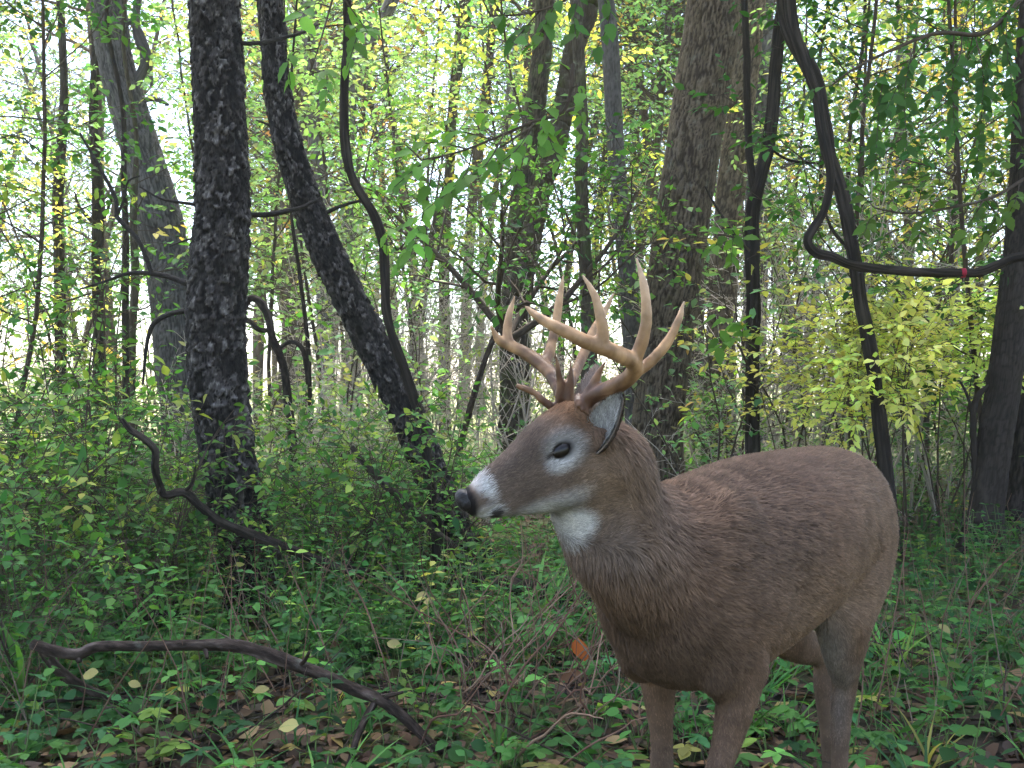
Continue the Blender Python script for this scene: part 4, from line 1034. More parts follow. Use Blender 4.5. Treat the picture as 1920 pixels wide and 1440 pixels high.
# twigs on the floor
tw = MB()
for i in range(420):
    d_ = rg.uniform(2.6, 8); x_ = pxx(rg.uniform(-100, 2020), d_); a_ = rg.random() * 3.14; L = rg.uniform(.12, .6)
    z_ = float(gz(x_, d_)); v_ = np.array([math.cos(a_), math.sin(a_), rg.normal(0, .18)])
    p0 = np.array([x_, d_, z_ + .015]); tube(tw, [p0, p0 + v_ * L * .5 + rg.normal(0, .02, 3), p0 + v_ * L], np.array([.004, .003, .002]) * rg.uniform(.5, 1.4), 4, n=5, cap=False)
tw.A['bh'] = [np.full(tw.n, .5)]
tag(link('fallen_twigs', tw.mesh('fallen_twigs', M['dead'])), 'dead twigs strewn over the forest floor', 'twigs', kind='stuff')
# dry upright stalks
tw = MB()
for i in range(700):
    d_ = rg.uniform(3.2, 11); x_ = pxx(rg.uniform(-100, 2020), d_); L = rg.uniform(.15, .75)
    z_ = float(gz(x_, d_)); v_ = nz(np.array([rg.normal(0, .35), rg.normal(0, .35), 1]))
    p0 = np.array([x_, d_, z_ - .02]); tube(tw, [p0, p0 + v_ * L * .5 + rg.normal(0, .03, 3), p0 + v_ * L + rg.normal(0, .05, 3)], np.array([.0028, .0022, .0012]) * rg.uniform(.6, 1.4), 3, n=5, cap=False)
tw.A['bh'] = [np.full(tw.n, .5)]
tag(link('dry_stalks', tw.mesh('dry_stalks', M['bramble'])), 'thin dry stalks standing among the low plants', 'stalks', kind='stuff')
# pale dry stems and grass stalks
tw = MB()
for i in range(420):
    d_ = rg.uniform(3.1, 9); x_ = pxx(rg.uniform(-100, 2020), d_); L = rg.uniform(.15, .6)
    z_ = float(gz(x_, d_)); v_ = nz(np.array([rg.normal(0, .6), rg.normal(0, .6), 1]))
    p0 = np.array([x_, d_, z_ - .02]); tube(tw, [p0, p0 + v_ * L * .5 + rg.normal(0, .03, 3), p0 + v_ * L * .9 + rg.normal(0, .07, 3)], np.array([.0024, .0019, .001]) * rg.uniform(.6, 1.4), 3, n=6, cap=False)
tw.A['bh'] = [np.full(tw.n, .5)]
tag(link('pale_stems', tw.mesh('pale_stems', M['drystem'])), 'pale dry stems poking up among the low plants', 'stems', kind='stuff')
# single fallen leaves that stand out
LIT = {k_: build_mesh('fallen_' + k_, T[0], T[1], M['litter'], {'col': np.tile([[.3, .3, .3]], (len(T[0]), 1))}) for k_, T in LT.items()}
def fallen(px, py, d, size, tint, label, dirv, nr, group=None, tmpl='round'):
    p = at(px, py, d)
    o = leaf_obj(None, tmpl, p, np.array(dirv, float), np.array(nr, float), size, np.array(tint) / .3, 'fallen_leaf', LIT)
    tag(o, label, 'leaf', group)
fallen(1083, 1195, 4.0, .105, (.42, .11, .03), 'big bright orange-brown dead leaf caught upright in the brambles', (.25, .1, -1), (-.8, -1, .2), tmpl='round')
fallen(1090, 1260, 3.9, .10, (.16, .075, .035), 'curled dark brown dead leaf hanging under the orange leaf', (-.9, .1, -.35), (0, -1, .5), tmpl='oval')
ylist = [(800, 1110, 4.6), (360, 1125, 4.9), (330, 1120, 5.0), (725, 1205, 4.0), (815, 1125, 4.5), (380, 1185, 4.4), (20, 975, 4.5), (35, 960, 4.5), (1240, 1320, 3.3), (185, 1260, 3.6), (240, 1280, 3.7), (560, 1360, 3.1), (505, 1290, 3.5), (1760, 1170, 4.1)]
for i, (a_, b_, c_) in enumerate(ylist):
    pq = at(a_, b_, c_)
    fallen(a_, b_, c_, rg.uniform(.04, .07), np.array([.26, .23, .08]) * rg.uniform(.6, 1.15), 'pale yellow dead leaf ' + near_phrase(pq[0], pq[1]), (rg.normal(), rg.normal() * .5, -.2), (rg.normal() * .3, -.7, 1), 'yellow dead leaves')
# ================================================================== DEER
RUMP = np.array([.860, 2.72, 0.0])
U = nz(np.array([-.66, -.75, 0.0]))          # the way the body faces
LF = np.array([-U[1], U[0], 0.0])            # the deer's left
def bp(s, lat, z): return RUMP + U * s + LF * lat + np.array([0, 0, z])
HA = R_(14)
HF = np.array([-math.cos(HA), -math.sin(HA), 0.0])   # the way the head faces
HL = np.array([-HF[1], HF[0], 0.0])                  # left side of the head
POLL = at(1100, 850, 1.93)
CAMP = np.array([0, 0, CAM_H])
def hp(px, py, lat=0.0):
    """point at a pixel on the head's middle plane, moved sideways by lat"""
    dv = at(px, py, 1.0) - CAMP
    n_ = HL; o = POLL + HL * lat
    t_ = np.dot(o - CAMP, n_) / np.dot(dv, n_)
    return CAMP + dv * t_

def loft(mb, rings, sub=6, k=28, ex=2.0):
    """rings = [(centre, up vector (half height), side vector (half width))]"""
    A = np.array([np.concatenate(r[:3]) for r in rings])
    Q = np.concatenate([[2 * A[0] - A[1]], A, [2 * A[-1] - A[-2]]])
    out = []
    for i in range(len(A) - 1):
        a, b, c, d = Q[i:i + 4]
        for t in np.linspace(0, 1, sub, endpoint=False):
            out.append(.5 * ((2 * b) + (c - a) * t + (2 * a - 5 * b + 4 * c - d) * t ** 2 + (3 * b - a - 3 * c + d) * t ** 3))
    out.append(A[-1]); out = np.array(out)
    th = np.linspace(0, 2 * np.pi, k, endpoint=False)
    cs, sn = np.cos(th), np.sin(th)
    f = (np.abs(cs) ** ex + np.abs(sn) ** ex) ** (-1 / ex)
    V = out[:, None, :3] + (sn * f)[None, :, None] * out[:, None, 3:6] + (cs * f)[None, :, None] * out[:, None, 6:9]
    m = len(out); V = V.reshape(-1, 3)
    V = np.concatenate([V, out[:1, :3], out[-1:, :3]])
    j = np.arange(k)
    mb.add(V, [tube_faces(m, k), np.stack([np.full(k, m * k), (j + 1) % k, j], 1), np.stack([np.full(k, m * k + 1), (m - 1) * k + j, (m - 1) * k + (j + 1) % k], 1)])

def ellipsoid(mb, c, ax, k=16):
    """ax = three half-axis vectors"""
    th = np.linspace(0, 2 * np.pi, k, endpoint=False); ph = np.linspace(-np.pi / 2, np.pi / 2, k // 2 + 1)[1:-1]
    V = [c + math.cos(p_) * (np.cos(th)[:, None] * ax[0] + np.sin(th)[:, None] * ax[1]) + math.sin(p_) * ax[2] for p_ in ph]
    m = len(V); V = np.concatenate(V + [[c - ax[2]], [c + ax[2]]])
    j = np.arange(k)
    mb.add(V, [tube_faces(m, k), np.stack([np.full(k, m * k), (j + 1) % k, j], 1), np.stack([np.full(k, m * k + 1), (m - 1) * k + j, (m - 1) * k + (j + 1) % k], 1)])

def leg(mb, joints, k=16):
    """joints = [(point, half width across (LF), half width fore-aft)]"""
    P = np.array([j[0] for j in joints])
    T = nz(np.gradient(P, axis=0))
    rings = []
    for (p, w, f), t in zip(joints, T):
        sd_ = nz(LF - t * np.dot(LF, t)); fw = np.cross(t, sd_)
        rings.append((p, fw * f, sd_ * w))
    loft(mb, rings, 5, k)

body = MB()
# trunk of the body: (s, top, bottom, half width)
for_rings = [(-.035, .88, .74, .05), (-.01, .945, .69, .105), (.05, .978, .655, .148), (.13, .990, .64, .172), (.24, .990, .625, .182), (.36, .988, .596, .194), (.48, .984, .570, .200), (.60, .972, .545, .194), (.70, .958, .528, .182), (.80, .945, .535, .166), (.87, .925, .565, .138), (.93, .89, .62, .105), (.97, .84, .69, .065)]
loft(body, [(bp(s, 0, (a + b) / 2), UP * (a - b) / 2, LF * w) for s, a, b, w in for_rings], 6, 36, 2.15)
# shoulder and thigh masses
for sg in (1, -1):
    ellipsoid(body, bp(.75, sg * .098, .74), [U * .14, LF * .072, UP * .20])
    ellipsoid(body, bp(.765, sg * .096, .66), [U * .11, LF * .062, UP * .14])
    ellipsoid(body, bp(.13, sg * .080, .78), [U * .155, LF * .092, UP * .19])
    ellipsoid(body, bp(.25, sg * .11, .69), [nz(U + UP * -.5) * .13, LF * .062, nz(UP + U * .5) * .10])
# legs
def hind(sg, st, hk, ft, gk=.060):
    leg(body, [(bp(.12, sg * .09, .82), .075, .15), (bp(.17, sg * .10, .72), .075, .135), (bp(st[0], sg * st[1], st[2]), .062, .098), (bp(st[0] * .65 + hk[0] * .35, sg * .110, st[2] * .65 + hk[1] * .35), .050, gk + .014), (bp(st[0] * .35 + hk[0] * .65, sg * .100, st[2] * .35 + hk[1] * .65), .038, gk * .82), (bp(hk[0] + .002, sg * .092, hk[1] + .035), .030, .040), (bp(hk[0], sg * .088, hk[1]), .027, .037),
               (bp(hk[0] + .012, sg * .086, hk[1] - .06), .0235, .032), (bp(hk[0] * .6 + ft * .4, sg * .085, .20), .0185, .023), (bp(ft, sg * .085, .10), .0195, .024), (bp(ft + .012, sg * .085, .075), .023, .027), (bp(ft + .03, sg * .085, .035), .020, .024)])
hind(1, (.27, .118, .615), (.20, .41), .26)
hind(-1, (.225, .115, .60), (-.075, .39), -.10, .064)
def fore(sg, el, kn, ft):
    leg(body, [(bp(.78, sg * .090, .76), .055, .09), (bp(el[0] + .03, sg * .102, el[1] + .06), .054, .084), (bp(el[0], sg * .112, el[1]), .046, .062), (bp((el[0] + kn[0]) / 2, sg * .105, (el[1] + kn[1]) / 2), .030, .036), (bp(kn[0], sg * .10, kn[1] + .05), .0235, .027), (bp(kn[0], sg * .10, kn[1]), .025, .029), (bp(kn[0] * .97 + ft * .03, sg * .098, kn[1] - .05), .0195, .022),
               (bp((kn[0] + ft) / 2, sg * .096, .18), .016, .018), (bp(ft, sg * .095, .10), .017, .020), (bp(ft + .01, sg * .095, .072), .021, .024), (bp(ft + .03, sg * .095, .035), .019, .022)])
fore(1, (.735, .585), (.815, .33), .80)
fore(-1, (.70, .575), (.70, .33), .70)
# neck: heavy, from the shoulders up to the head
HUP = nz(hp(1018, 771) - hp(1075, 950))
def npt(px, py, d): return at(px, py, d)
nk = [(bp(.74, 0, .735), nz(UP + U * .35), .205, .150), (bp(.88, 0, .775), nz(UP + U * .75), .185, .125), (at(1158, 1010, 1.985), nz(UP * 1 + U * -1.0), .132, .105), (at(1122, 930, 1.955), nz(UP * .8 - HF * .9), .108, .086), (hp(1103, 868), nz(UP * .7 - HF * .9), .092, .075), (hp(1085, 825), nz(UP * .7 - HF * .9), .07, .062)]
nk = [(bp(.70, 0, .745), nz(UP * 1.0 - U * .25), .195, .150), (bp(.84, 0, .790), nz(UP * 1.0 - U * .60), .165, .126), (at(1166, 1000, 2.0), nz(UP - U * .9), .128, .104), (at(1130, 925, 1.965), nz(UP - HF * 1.1), .108, .088), (hp(1106, 868), nz(UP - HF * 1.3), .094, .077), (hp(1080, 830), nz(UP - HF * 1.2), .070, .062)]
loft(body, [(c, u_ * h, nz(LF * .5 + HL * .5) * w) for c, u_, h, w in nk], 6, 28, 2.0)
# head: top and bottom outline points and half widths
hd_ = [((866, 932), (868, 957), .014), ((874, 918), (886, 970), .024), ((888, 898), (915, 974), .0275), ((908, 878), (942, 970), .029), ((932, 858), (970, 967), .033), ((957, 833), (1004, 964), .042), ((982, 806), (1040, 959), .055), ((1015, 778), (1074, 948), .064), ((1052, 758), (1104, 932), .067), ((1092, 758), (1128, 905), .060), ((1128, 790), (1140, 875), .040)]
rings = []
for T_, B_, w in hd_:
    a, b = hp(*T_), hp(*B_)
    rings.append(((a + b) / 2, (a - b) / 2, HL * w))
loft(body, rings, 6, 28, 2.1)
HX = nz(hp(1090, 800) - hp(870, 945))          # along the head towards the poll
HY = nz(np.cross(HL, HX)); HY = HY if HY[2] > 0 else -HY
for sg in (1, -1):
    ellipsoid(body, hp(1030, 818, 0) + HL * sg * .046, [HX * .036, HL * .016, HY * .014])       # brow over the eye
    ellipsoid(body, hp(1050, 900, 0) + HL * sg * .034, [HX * .055, HL * .026, HY * .045])       # cheek
    ellipsoid(body, hp(1078, 772, 0) + HL * sg * .038, [HX * .018, HL * .018, HY * .024])       # pedicle
    ellipsoid(body, hp(1112, 815, 0) + HL * sg * .058, [HX * .022, HL * .016, HY * .022])       # ear root
    ellipsoid(body, hp(885, 932, 0) + HL * sg * .012, [HX * .020, HL * .018, HY * .020])        # nostril swelling
me = body.mesh('deer_raw', None)
ob = bpy.data.objects.new('deer_raw', me); COL.objects.link(ob)
md = ob.modifiers.new('r', 'REMESH'); md.mode = 'VOXEL'; md.voxel_size = .0062; md.use_smooth_shade = True
ms = ob.modifiers.new('s', 'SMOOTH'); ms.factor = .5; ms.iterations = 16
dg = bpy.context.evaluated_depsgraph_get(); dg.update()
raw = bpy.data.meshes.new_from_object(ob.evaluated_get(dg))
bpy.data.objects.remove(ob); bpy.data.meshes.remove(me)
nv = len(raw.vertices); DV = np.empty(nv * 3, np.float32); raw.vertices.foreach_get('co', DV); DV = DV.reshape(-1, 3).astype(float)
DN = np.empty(nv * 3, np.float32); raw.vertices.foreach_get('normal', DN); DN = DN.reshape(-1, 3).astype(float)
raw.calc_loop_triangles(); DT = np.empty(len(raw.loop_triangles) * 3, np.int32); raw.loop_triangles.foreach_get('vertices', DT); DT = DT.reshape(-1, 3)
lpv = np.empty(len(raw.loops), np.int32); raw.loops.foreach_get('vertex_index', lpv)
pls = np.empty(len(raw.polygons), np.int32); raw.polygons.foreach_get('loop_start', pls)
DQ = lpv.reshape(-1, 4) if len(lpv) == 4 * len(pls) else None
bpy.data.meshes.remove(raw)

# sculpting strokes on the finished surface: (centre, radius, amount along the normal)
def dent(c, r, a, sq=None):
    global DV
    q = (DV - c)
    if sq is not None: q = np.stack([q @ HX / sq[0], q @ HY / sq[1], q @ HL / sq[2]], 1)
    w = np.exp(-(q ** 2).sum(1) / (r * r))
    DV += DN * (w * a)[:, None]
for sg in (1, -1):
    dent(hp(1037, 840, 0) + HL * sg * .055, .014, -.007)                       # eye socket
    dent(hp(1012, 858, 0) + HL * sg * .046, .016, -.006)                       # tear pit
    dent(hp(960, 915, 0) + HL * sg * .032, .035, -.004, (1.6, .8, 1))         # hollow of the muzzle
    dent(hp(905, 962, 0) + HL * sg * .024, .012, -.005, (3.0, .35, 1))        # mouth line
    dent(bp(.30, sg * .19, .655), .05, -.012); dent(bp(.33, sg * .20, .60), .03, .008)      # flank fold
    dent(bp(.62, sg * .19, .72), .06, -.012)                                   # behind the shoulder
    dent(bp(.86, sg * .13, .60), .035, -.010)
    dent(bp(.16, sg * .19, .90), .06, -.008)
bv = BVHTree.FromPolygons([Vector(v) for v in DV], [list(map(int, t)) for t in DT])
# normals after sculpting
fn = np.cross(DV[DT[:, 1]] - DV[DT[:, 0]], DV[DT[:, 2]] - DV[DT[:, 0]])
DN = np.zeros_like(DV)
for k_ in range(3): np.add.at(DN, DT[:, k_], fn)
DN = nz(DN)

# ---- coat: colours laid out on the animal
BROWN = np.array([.124, .073, .047]); GREYB = np.array([.105, .075, .058]); DARK = np.array([.045, .032, .025]); WHITE = np.array([.50, .47, .45]); TAN = np.array([.165, .106, .066]); RUST = np.array([.155, .076, .036])
def blob(c, r, P, sq=None, soft=.5):
    q = P - c
    if sq is not None: q = np.stack([q @ sq[0], q @ sq[1], q @ sq[2]], 1)
    d = np.sqrt((q ** 2).sum(1)) / r
    return 1 - smooth(1 - soft, 1 + soft, d)
HB = (HX, HY, HL)
def coat(P, N):
    c = np.tile(BROWN, (len(P), 1))
    def mixc(w, col):
        nonlocal c
        w = np.clip(w, 0, 1)[:, None]; c = c * (1 - w) + np.asarray(col) * w
    s = (P - RUMP) @ U; lat = (P - RUMP) @ LF; z = P[:, 2]
    hx = (P - POLL) @ HX; head = smooth(.02, -.02, hx + .02) * smooth(.80, .86, z)
    # darker saddle along the back, warmer flanks, pale belly
    mixc(.45 * smooth(.86, .97, z) * smooth(.9, .7, s), DARK * 1.5)
    mixc(.35 * smooth(.75, .60, z) * smooth(.95, .6, s), TAN)
    mixc(.8 * smooth(.60, .57, z) * smooth(.54, .56, z) * smooth(.7, .55, s) * smooth(.28, .36, s) * smooth(-.2, -.7, N[:, 2]) * smooth(.09, .05, np.abs(lat)), WHITE * .8)
    mixc(.55 * blob(bp(.90, .03, .60), .16, P), DARK * 1.15)                                # dark brisket
    mixc(.5 * smooth(.50, .30, z), GREYB * .95)
    for sg in (1, -1):
        mixc(.6 * blob(bp(.34, sg * .09, .56), .05, P, (U * .9, LF, UP * .5), .8), WHITE * .55)
        mixc(.5 * blob(bp(.27, sg * .10, .44), .04, P, (U, LF, UP * .35), .8), WHITE * .42)
    mixc(.45 * blob(at(1165, 940, 1.93), .16, P), GREYB * 1.35)                    # greyer upper neck
    mixc(.40 * blob(bp(.10, .15, .80), .26, P), TAN * .95)                          # warmer haunch
    mixc(.30 * blob(bp(.70, .16, .82), .15, P), DARK * 1.8)                         # dark shoulder
    mixc(.35 * blob(bp(.45, .20, .68), .14, P, (U * .6, LF, UP * 1.3)), TAN * 1.1)  # tawny flank
    # head
    mixc(.85 * head, GREYB * 1.15)
    mixc(.85 * blob(hp(975, 860), .085, P, (HX * .7, HY * 1.3, HL * 1.0), .6) * head, DARK * 2.1)        # dark bridge of the nose
    mixc(.75 * blob(hp(1062, 775), .050, P, (HX, HY * 1.2, HL), .5), RUST * .95)                        # rusty crown round the pedicles
    mixc(.65 * blob(hp(1110, 900), .08, P, (HX, HY, HL * .6), .6), TAN * .95)                          # cheek
    for sg in (1, -1):
        e = hp(1037, 840) + HL * sg * .055
        mixc(.95 * blob(e - HY * .002, .0275, P, (HX * .8, HY * .95, HL * .7), .6), WHITE * .52)       # pale ring round the eye
        mixc(.6 * blob(hp(1030, 866) + HL * sg * .05, .017, P, (HX * .7, HY, HL * .8), .5), WHITE * .9)
        mixc(.95 * blob(e, .0175, P, (HX * .74, HY * 1.15, HL * .6), .25), (.02, .015, .013))           # dark lids
        mixc(.9 * blob(hp(1016, 852) + HL * sg * .046, .008, P, (HX * .6, HY * 1.2, HL * .6), .4), DARK * .8)
    mixc(.95 * blob(hp(902, 908), .0195, P, (HX * 1.2, HY * .55, HL * .5), .4), WHITE * .95)          # white band behind the nose
    mixc(.95 * blob(hp(985, 978), .075, P, (HX * .62, HY * 2.6, HL * .9), .4), WHITE * .75)             # white chin and jaw
    mixc(.95 * blob(hp(915, 968), .028, P, (HX * .9, HY * 1.0, HL * .8), .35), WHITE * .92)
    mixc(.97 * blob(hp(1072, 982), .029, P, (HX * .75, HY * .9, HL * .5), .4), WHITE * 1.0)         # white throat patch
    mixc(.95 * blob(hp(925, 963) , .0125, P, (HX * .9, HY * 1.1, HL * .3), .35), (.022, .018, .016))      # dark corner of the mouth
    mixc(.98 * blob(hp(872, 940), .028, P, (HX * 1.15, HY * .85, HL * .8), .12), (.012, .010, .011))       # black nose
    return np.clip(c, .004, .9)

# ---- materials
def fur_material(name, rough=.7, spec=.08):
    m, n, l, out = new_mat(name)
    p = n.new('ShaderNodeBsdfPrincipled'); p.inputs['Roughness'].default_value = rough; p.inputs['Specular IOR Level'].default_value = spec
    a = n.new('ShaderNodeAttribute'); a.attribute_name = 'col'
    tc = n.new('ShaderNodeTexCoord'); no = n.new('ShaderNodeTexNoise'); no.inputs['Scale'].default_value = 26; no.inputs['Detail'].default_value = 4
    l.new(tc.outputs['Object'], no.inputs['Vector'])
    mr = n.new('ShaderNodeMapRange'); mr.inputs['From Min'].default_value = .3; mr.inputs['From Max'].default_value = .7; mr.inputs['To Min'].default_value = .78; mr.inputs['To Max'].default_value = 1.2
    l.new(no.outputs['Fac'], mr.inputs['Value'])
    mu = n.new('ShaderNodeMix'); mu.data_type = 'RGBA'; mu.blend_type = 'MULTIPLY'; mu.inputs['Factor'].default_value = 1
    l.new(a.outputs['Color'], mu.inputs['A']); l.new(mr.outputs[0], mu.inputs['B']); l.new(mu.outputs['Result'], p.inputs['Base Color'])
    l.new(p.outputs[0], out.inputs[0])
    return m
M['fur'] = fur_material('deer_fur')
M['eye'] = plain_material('deer_eye', (.006, .004, .004), (.012, .008, .006), 30, rough=.28, spec=.3, bump=0)
M['nose'] = plain_material('deer_nose', (.005, .004, .005), (.014, .011, .013), 160, rough=.5, spec=.3, bump=.6)
M['hoof'] = plain_material('hoof', (.02, .016, .013), (.04, .03, .024), 30, rough=.5)
M['antler'] = plain_material('antler', (1.0, 1.0, 1.0), (.72, .68, .64), 45, rough=.55, spec=.3, bump=.5, attr='col')

deer_org = np.array([.45, 2.2, 0.0])
deer = thing('deer', deer_org, 'brown antlered buck deer walking through the low plants with its head in profile', 'deer')
skin_col = coat(DV, DN) * .8
bme = build_mesh('body', DV - deer_org, [DQ if DQ is not None else DT], M['fur'], {'col': skin_col})
body_o = link('body', bme, deer)

# ---- hair: thin tapering strands rooted all over the hide
def flow(P, N):
    s = (P - RUMP) @ U; z = P[:, 2]
    hx = (P - POLL) @ HX
    d = np.tile(-U * .85 - UP * .35, (len(P), 1))
    wleg = smooth(.70, .46, z)[:, None]
    d = d * (1 - wleg) + (-UP - U * .15) * wleg
    wn_ = (smooth(.84, 1.0, s) * smooth(.55, .7, z))[:, None]
    d = d * (1 - wn_) + nz(-UP * 1.0 - U * .55) * wn_
    wr = smooth(.08, -.02, s)[:, None] * smooth(.6, .7, z)[:, None]
    d = d * (1 - wr) + (-UP - U * .3) * wr
    wh = (smooth(.03, -.03, hx) * smooth(.84, .88, z) * smooth(.55, .48, P[:, 0]))[:, None]
    d = d * (1 - wh) + (HX * 1.0 - HY * .1) * wh
    return d, wh[:, 0]
def hair(V, T, n_, seed, lenf, colf, flowf, VN, lift=.28, width=.0011):
    rg = np.random.default_rng(seed)
    A = np.linalg.norm(np.cross(V[T[:, 1]] - V[T[:, 0]], V[T[:, 2]] - V[T[:, 0]]), axis=1)
    cen = V[T].mean(1); wgt = A * np.where((cen - RUMP) @ LF < -.06, .45, 1.0) * np.where(np.linalg.norm(cen - hp(1010, 870), axis=1) < .2, 2.6, 1.0)
    wgt = wgt * np.where(cen[:, 2] < .3, .15, 1.0)
    t = rg.choice(len(T), n_, p=wgt / wgt.sum())
    a, b = rg.random(n_), rg.random(n_); m_ = a + b > 1; a[m_] = 1 - a[m_]; b[m_] = 1 - b[m_]
    W = np.stack([1 - a - b, a, b], 1)[..., None]
    P = (V[T[t]] * W).sum(1); N = nz((VN[T[t]] * W).sum(1))
    d, wh = flowf(P, N)
    d = d + rg.normal(0, .16, d.shape); d = nz(d - N * (d * N).sum(1, keepdims=True))
    L = lenf(P, wh) * (.6 + .8 * rg.random(n_)); L = L[:, None]
    c = colf(P, N) * np.exp(rg.normal(0, .16, (n_, 1)))
    tk = vnoise((P @ U) * 70 + P[:, 2] * 50 + 50, P[:, 2] * 210 - (P @ U) * 110 + (P @ LF) * 100, 77); sb = (P - RUMP) @ U
    c = c * (1 - .40 * smooth(.45, .75, tk) * smooth(.35, .65, sb) * smooth(1.0, .85, sb) * smooth(.72, .86, P[:, 2]))[:, None]
    sd_ = nz(np.cross(N, d)); w = (width * (.7 + .6 * rg.random(n_)) * np.where(wh > .5, .75, 1.0))[:, None]
    lf = lift * (.6 + .8 * rg.random(n_))[:, None]
    r0 = P - N * .001
    p1 = r0 + d * L * .5 + N * L * lf * .75; p2 = r0 + d * L + N * L * lf * .85
    VV = np.stack([r0 - sd_ * w, r0 + sd_ * w, p1 + sd_ * w * .8, p1 - sd_ * w * .8, p2], 1).reshape(-1, 3)
    off = (np.arange(n_) * 5)[:, None]
    q = np.array([[3, 2, 1, 0]]) + off; tr = np.array([[4, 2, 3]]) + off
    tipf = np.where(rg.random(n_) < .3, .45, 1.2)[:, None]
    C = np.stack([c * .75, c * .75, c, c, c * tipf], 1).reshape(-1, 3)
    NN = nz(np.repeat(N, 5, 0) + rg.normal(0, .10, (n_ * 5, 3)))
    return VV, q, tr, C, NN
def hair_len(P, wh):
    s = (P - RUMP) @ U; z = P[:, 2]
    L = np.full(len(P), .021)
    L = L - .012 * smooth(.72, .45, z)
    nb = np.linalg.norm(P - at(1140, 990, 1.98), axis=1)
    L = L + .008 * smooth(.28, .1, nb)
    L = L * (1 - wh) + .0105 * wh
    L = np.where(np.linalg.norm(P - hp(1068, 768), axis=1) < .05, .014, L)
    L = np.where(np.linalg.norm(P - hp(872, 940), axis=1) < .034, .0006, L)
    for sg in (1, -1): L = np.where(np.linalg.norm(P - (hp(1037, 840) + HL * sg * .055), axis=1) < .023, .0012, L)
    return L
def fur_object(parent, parts, org, name='fur'):
    VV, Q_, TR, CC, NN = [], [], [], [], []; o = 0
    for v, q, tr, c, nn in parts:
        VV.append(v); Q_.append(q + o); TR.append(tr + o); CC.append(c); NN.append(nn); o += len(v)
    V = np.concatenate(VV)
    me = build_mesh(name, V - org, [np.concatenate(Q_), np.concatenate(TR)], M['fur'], {'col': np.concatenate(CC)})
    me.normals_split_custom_set_from_vertices(np.concatenate(NN).astype(np.float32))
    o = link(name, me, parent); o['kind'] = 'stuff'
    return o
fur_object(body_o, [hair(DV, DT, 180000, 5, hair_len, coat, flow, DN)], deer_org)

# ---- eyes
for sg in (1, -1):
    e = hp(1037, 840) + HL * sg * .20
    hit = bv.ray_cast(Vector(e), Vector(-HL * sg))
    c = np.array(hit[0]) - HL * sg * .0018 - HY * .001
    mb = MB(); ellipsoid(mb, c, [HX * .0195, HY * .0130, HL * .0125], 24)
    link('eye', mb.mesh('eye', M['eye'], origin=deer_org), deer)
# ---- nose pad with nostrils
mb = MB()
ellipsoid(mb, hp(872, 938), [HX * .0165, HL * .0245, HY * .0225], 28)
nme = mb.mesh('nose', M['nose'], origin=deer_org)
co = np.array([v.co for v in nme.vertices]); 
for sg in (1, -1):
    q = hp(866, 934) - deer_org + HL * sg * .018
    w = np.exp(-((co - q) ** 2).sum(1) / .007 ** 2); co += (HX * .008 - HL * sg * .006) * w[:, None]
nme.vertices.foreach_set('co', co.astype(np.float32).ravel()); nme.update()
link('nose', nme, deer)
# ---- hooves
for sg, s_ in ((1, .26), (-1, -.10)):
    for q in (-1, 1):
        mb = MB(); loft(mb, [(bp(s_ + .03, sg * .085 + q * .012, .052), U * .020, LF * .011), (bp(s_ + .045, sg * .085 + q * .013, .02), U * .030, LF * .013), (bp(s_ + .05, sg * .085 + q * .013, -.01), U * .036, LF * .014)], 4, 14)
        link('hoof', mb.mesh('hoof', M['hoof'], origin=deer_org), deer)
for sg, s_ in ((1, .80), (-1, .70)):
    for q in (-1, 1):
        mb = MB(); loft(mb, [(bp(s_ + .03, sg * .095 + q * .012, .052), U * .020, LF * .011), (bp(s_ + .045, sg * .095 + q * .013, .02), U * .030, LF * .013), (bp(s_ + .05, sg * .095 + q * .013, -.01), U * .036, LF * .014)], 4, 14)
        link('hoof', mb.mesh('hoof', M['hoof'], origin=deer_org), deer)

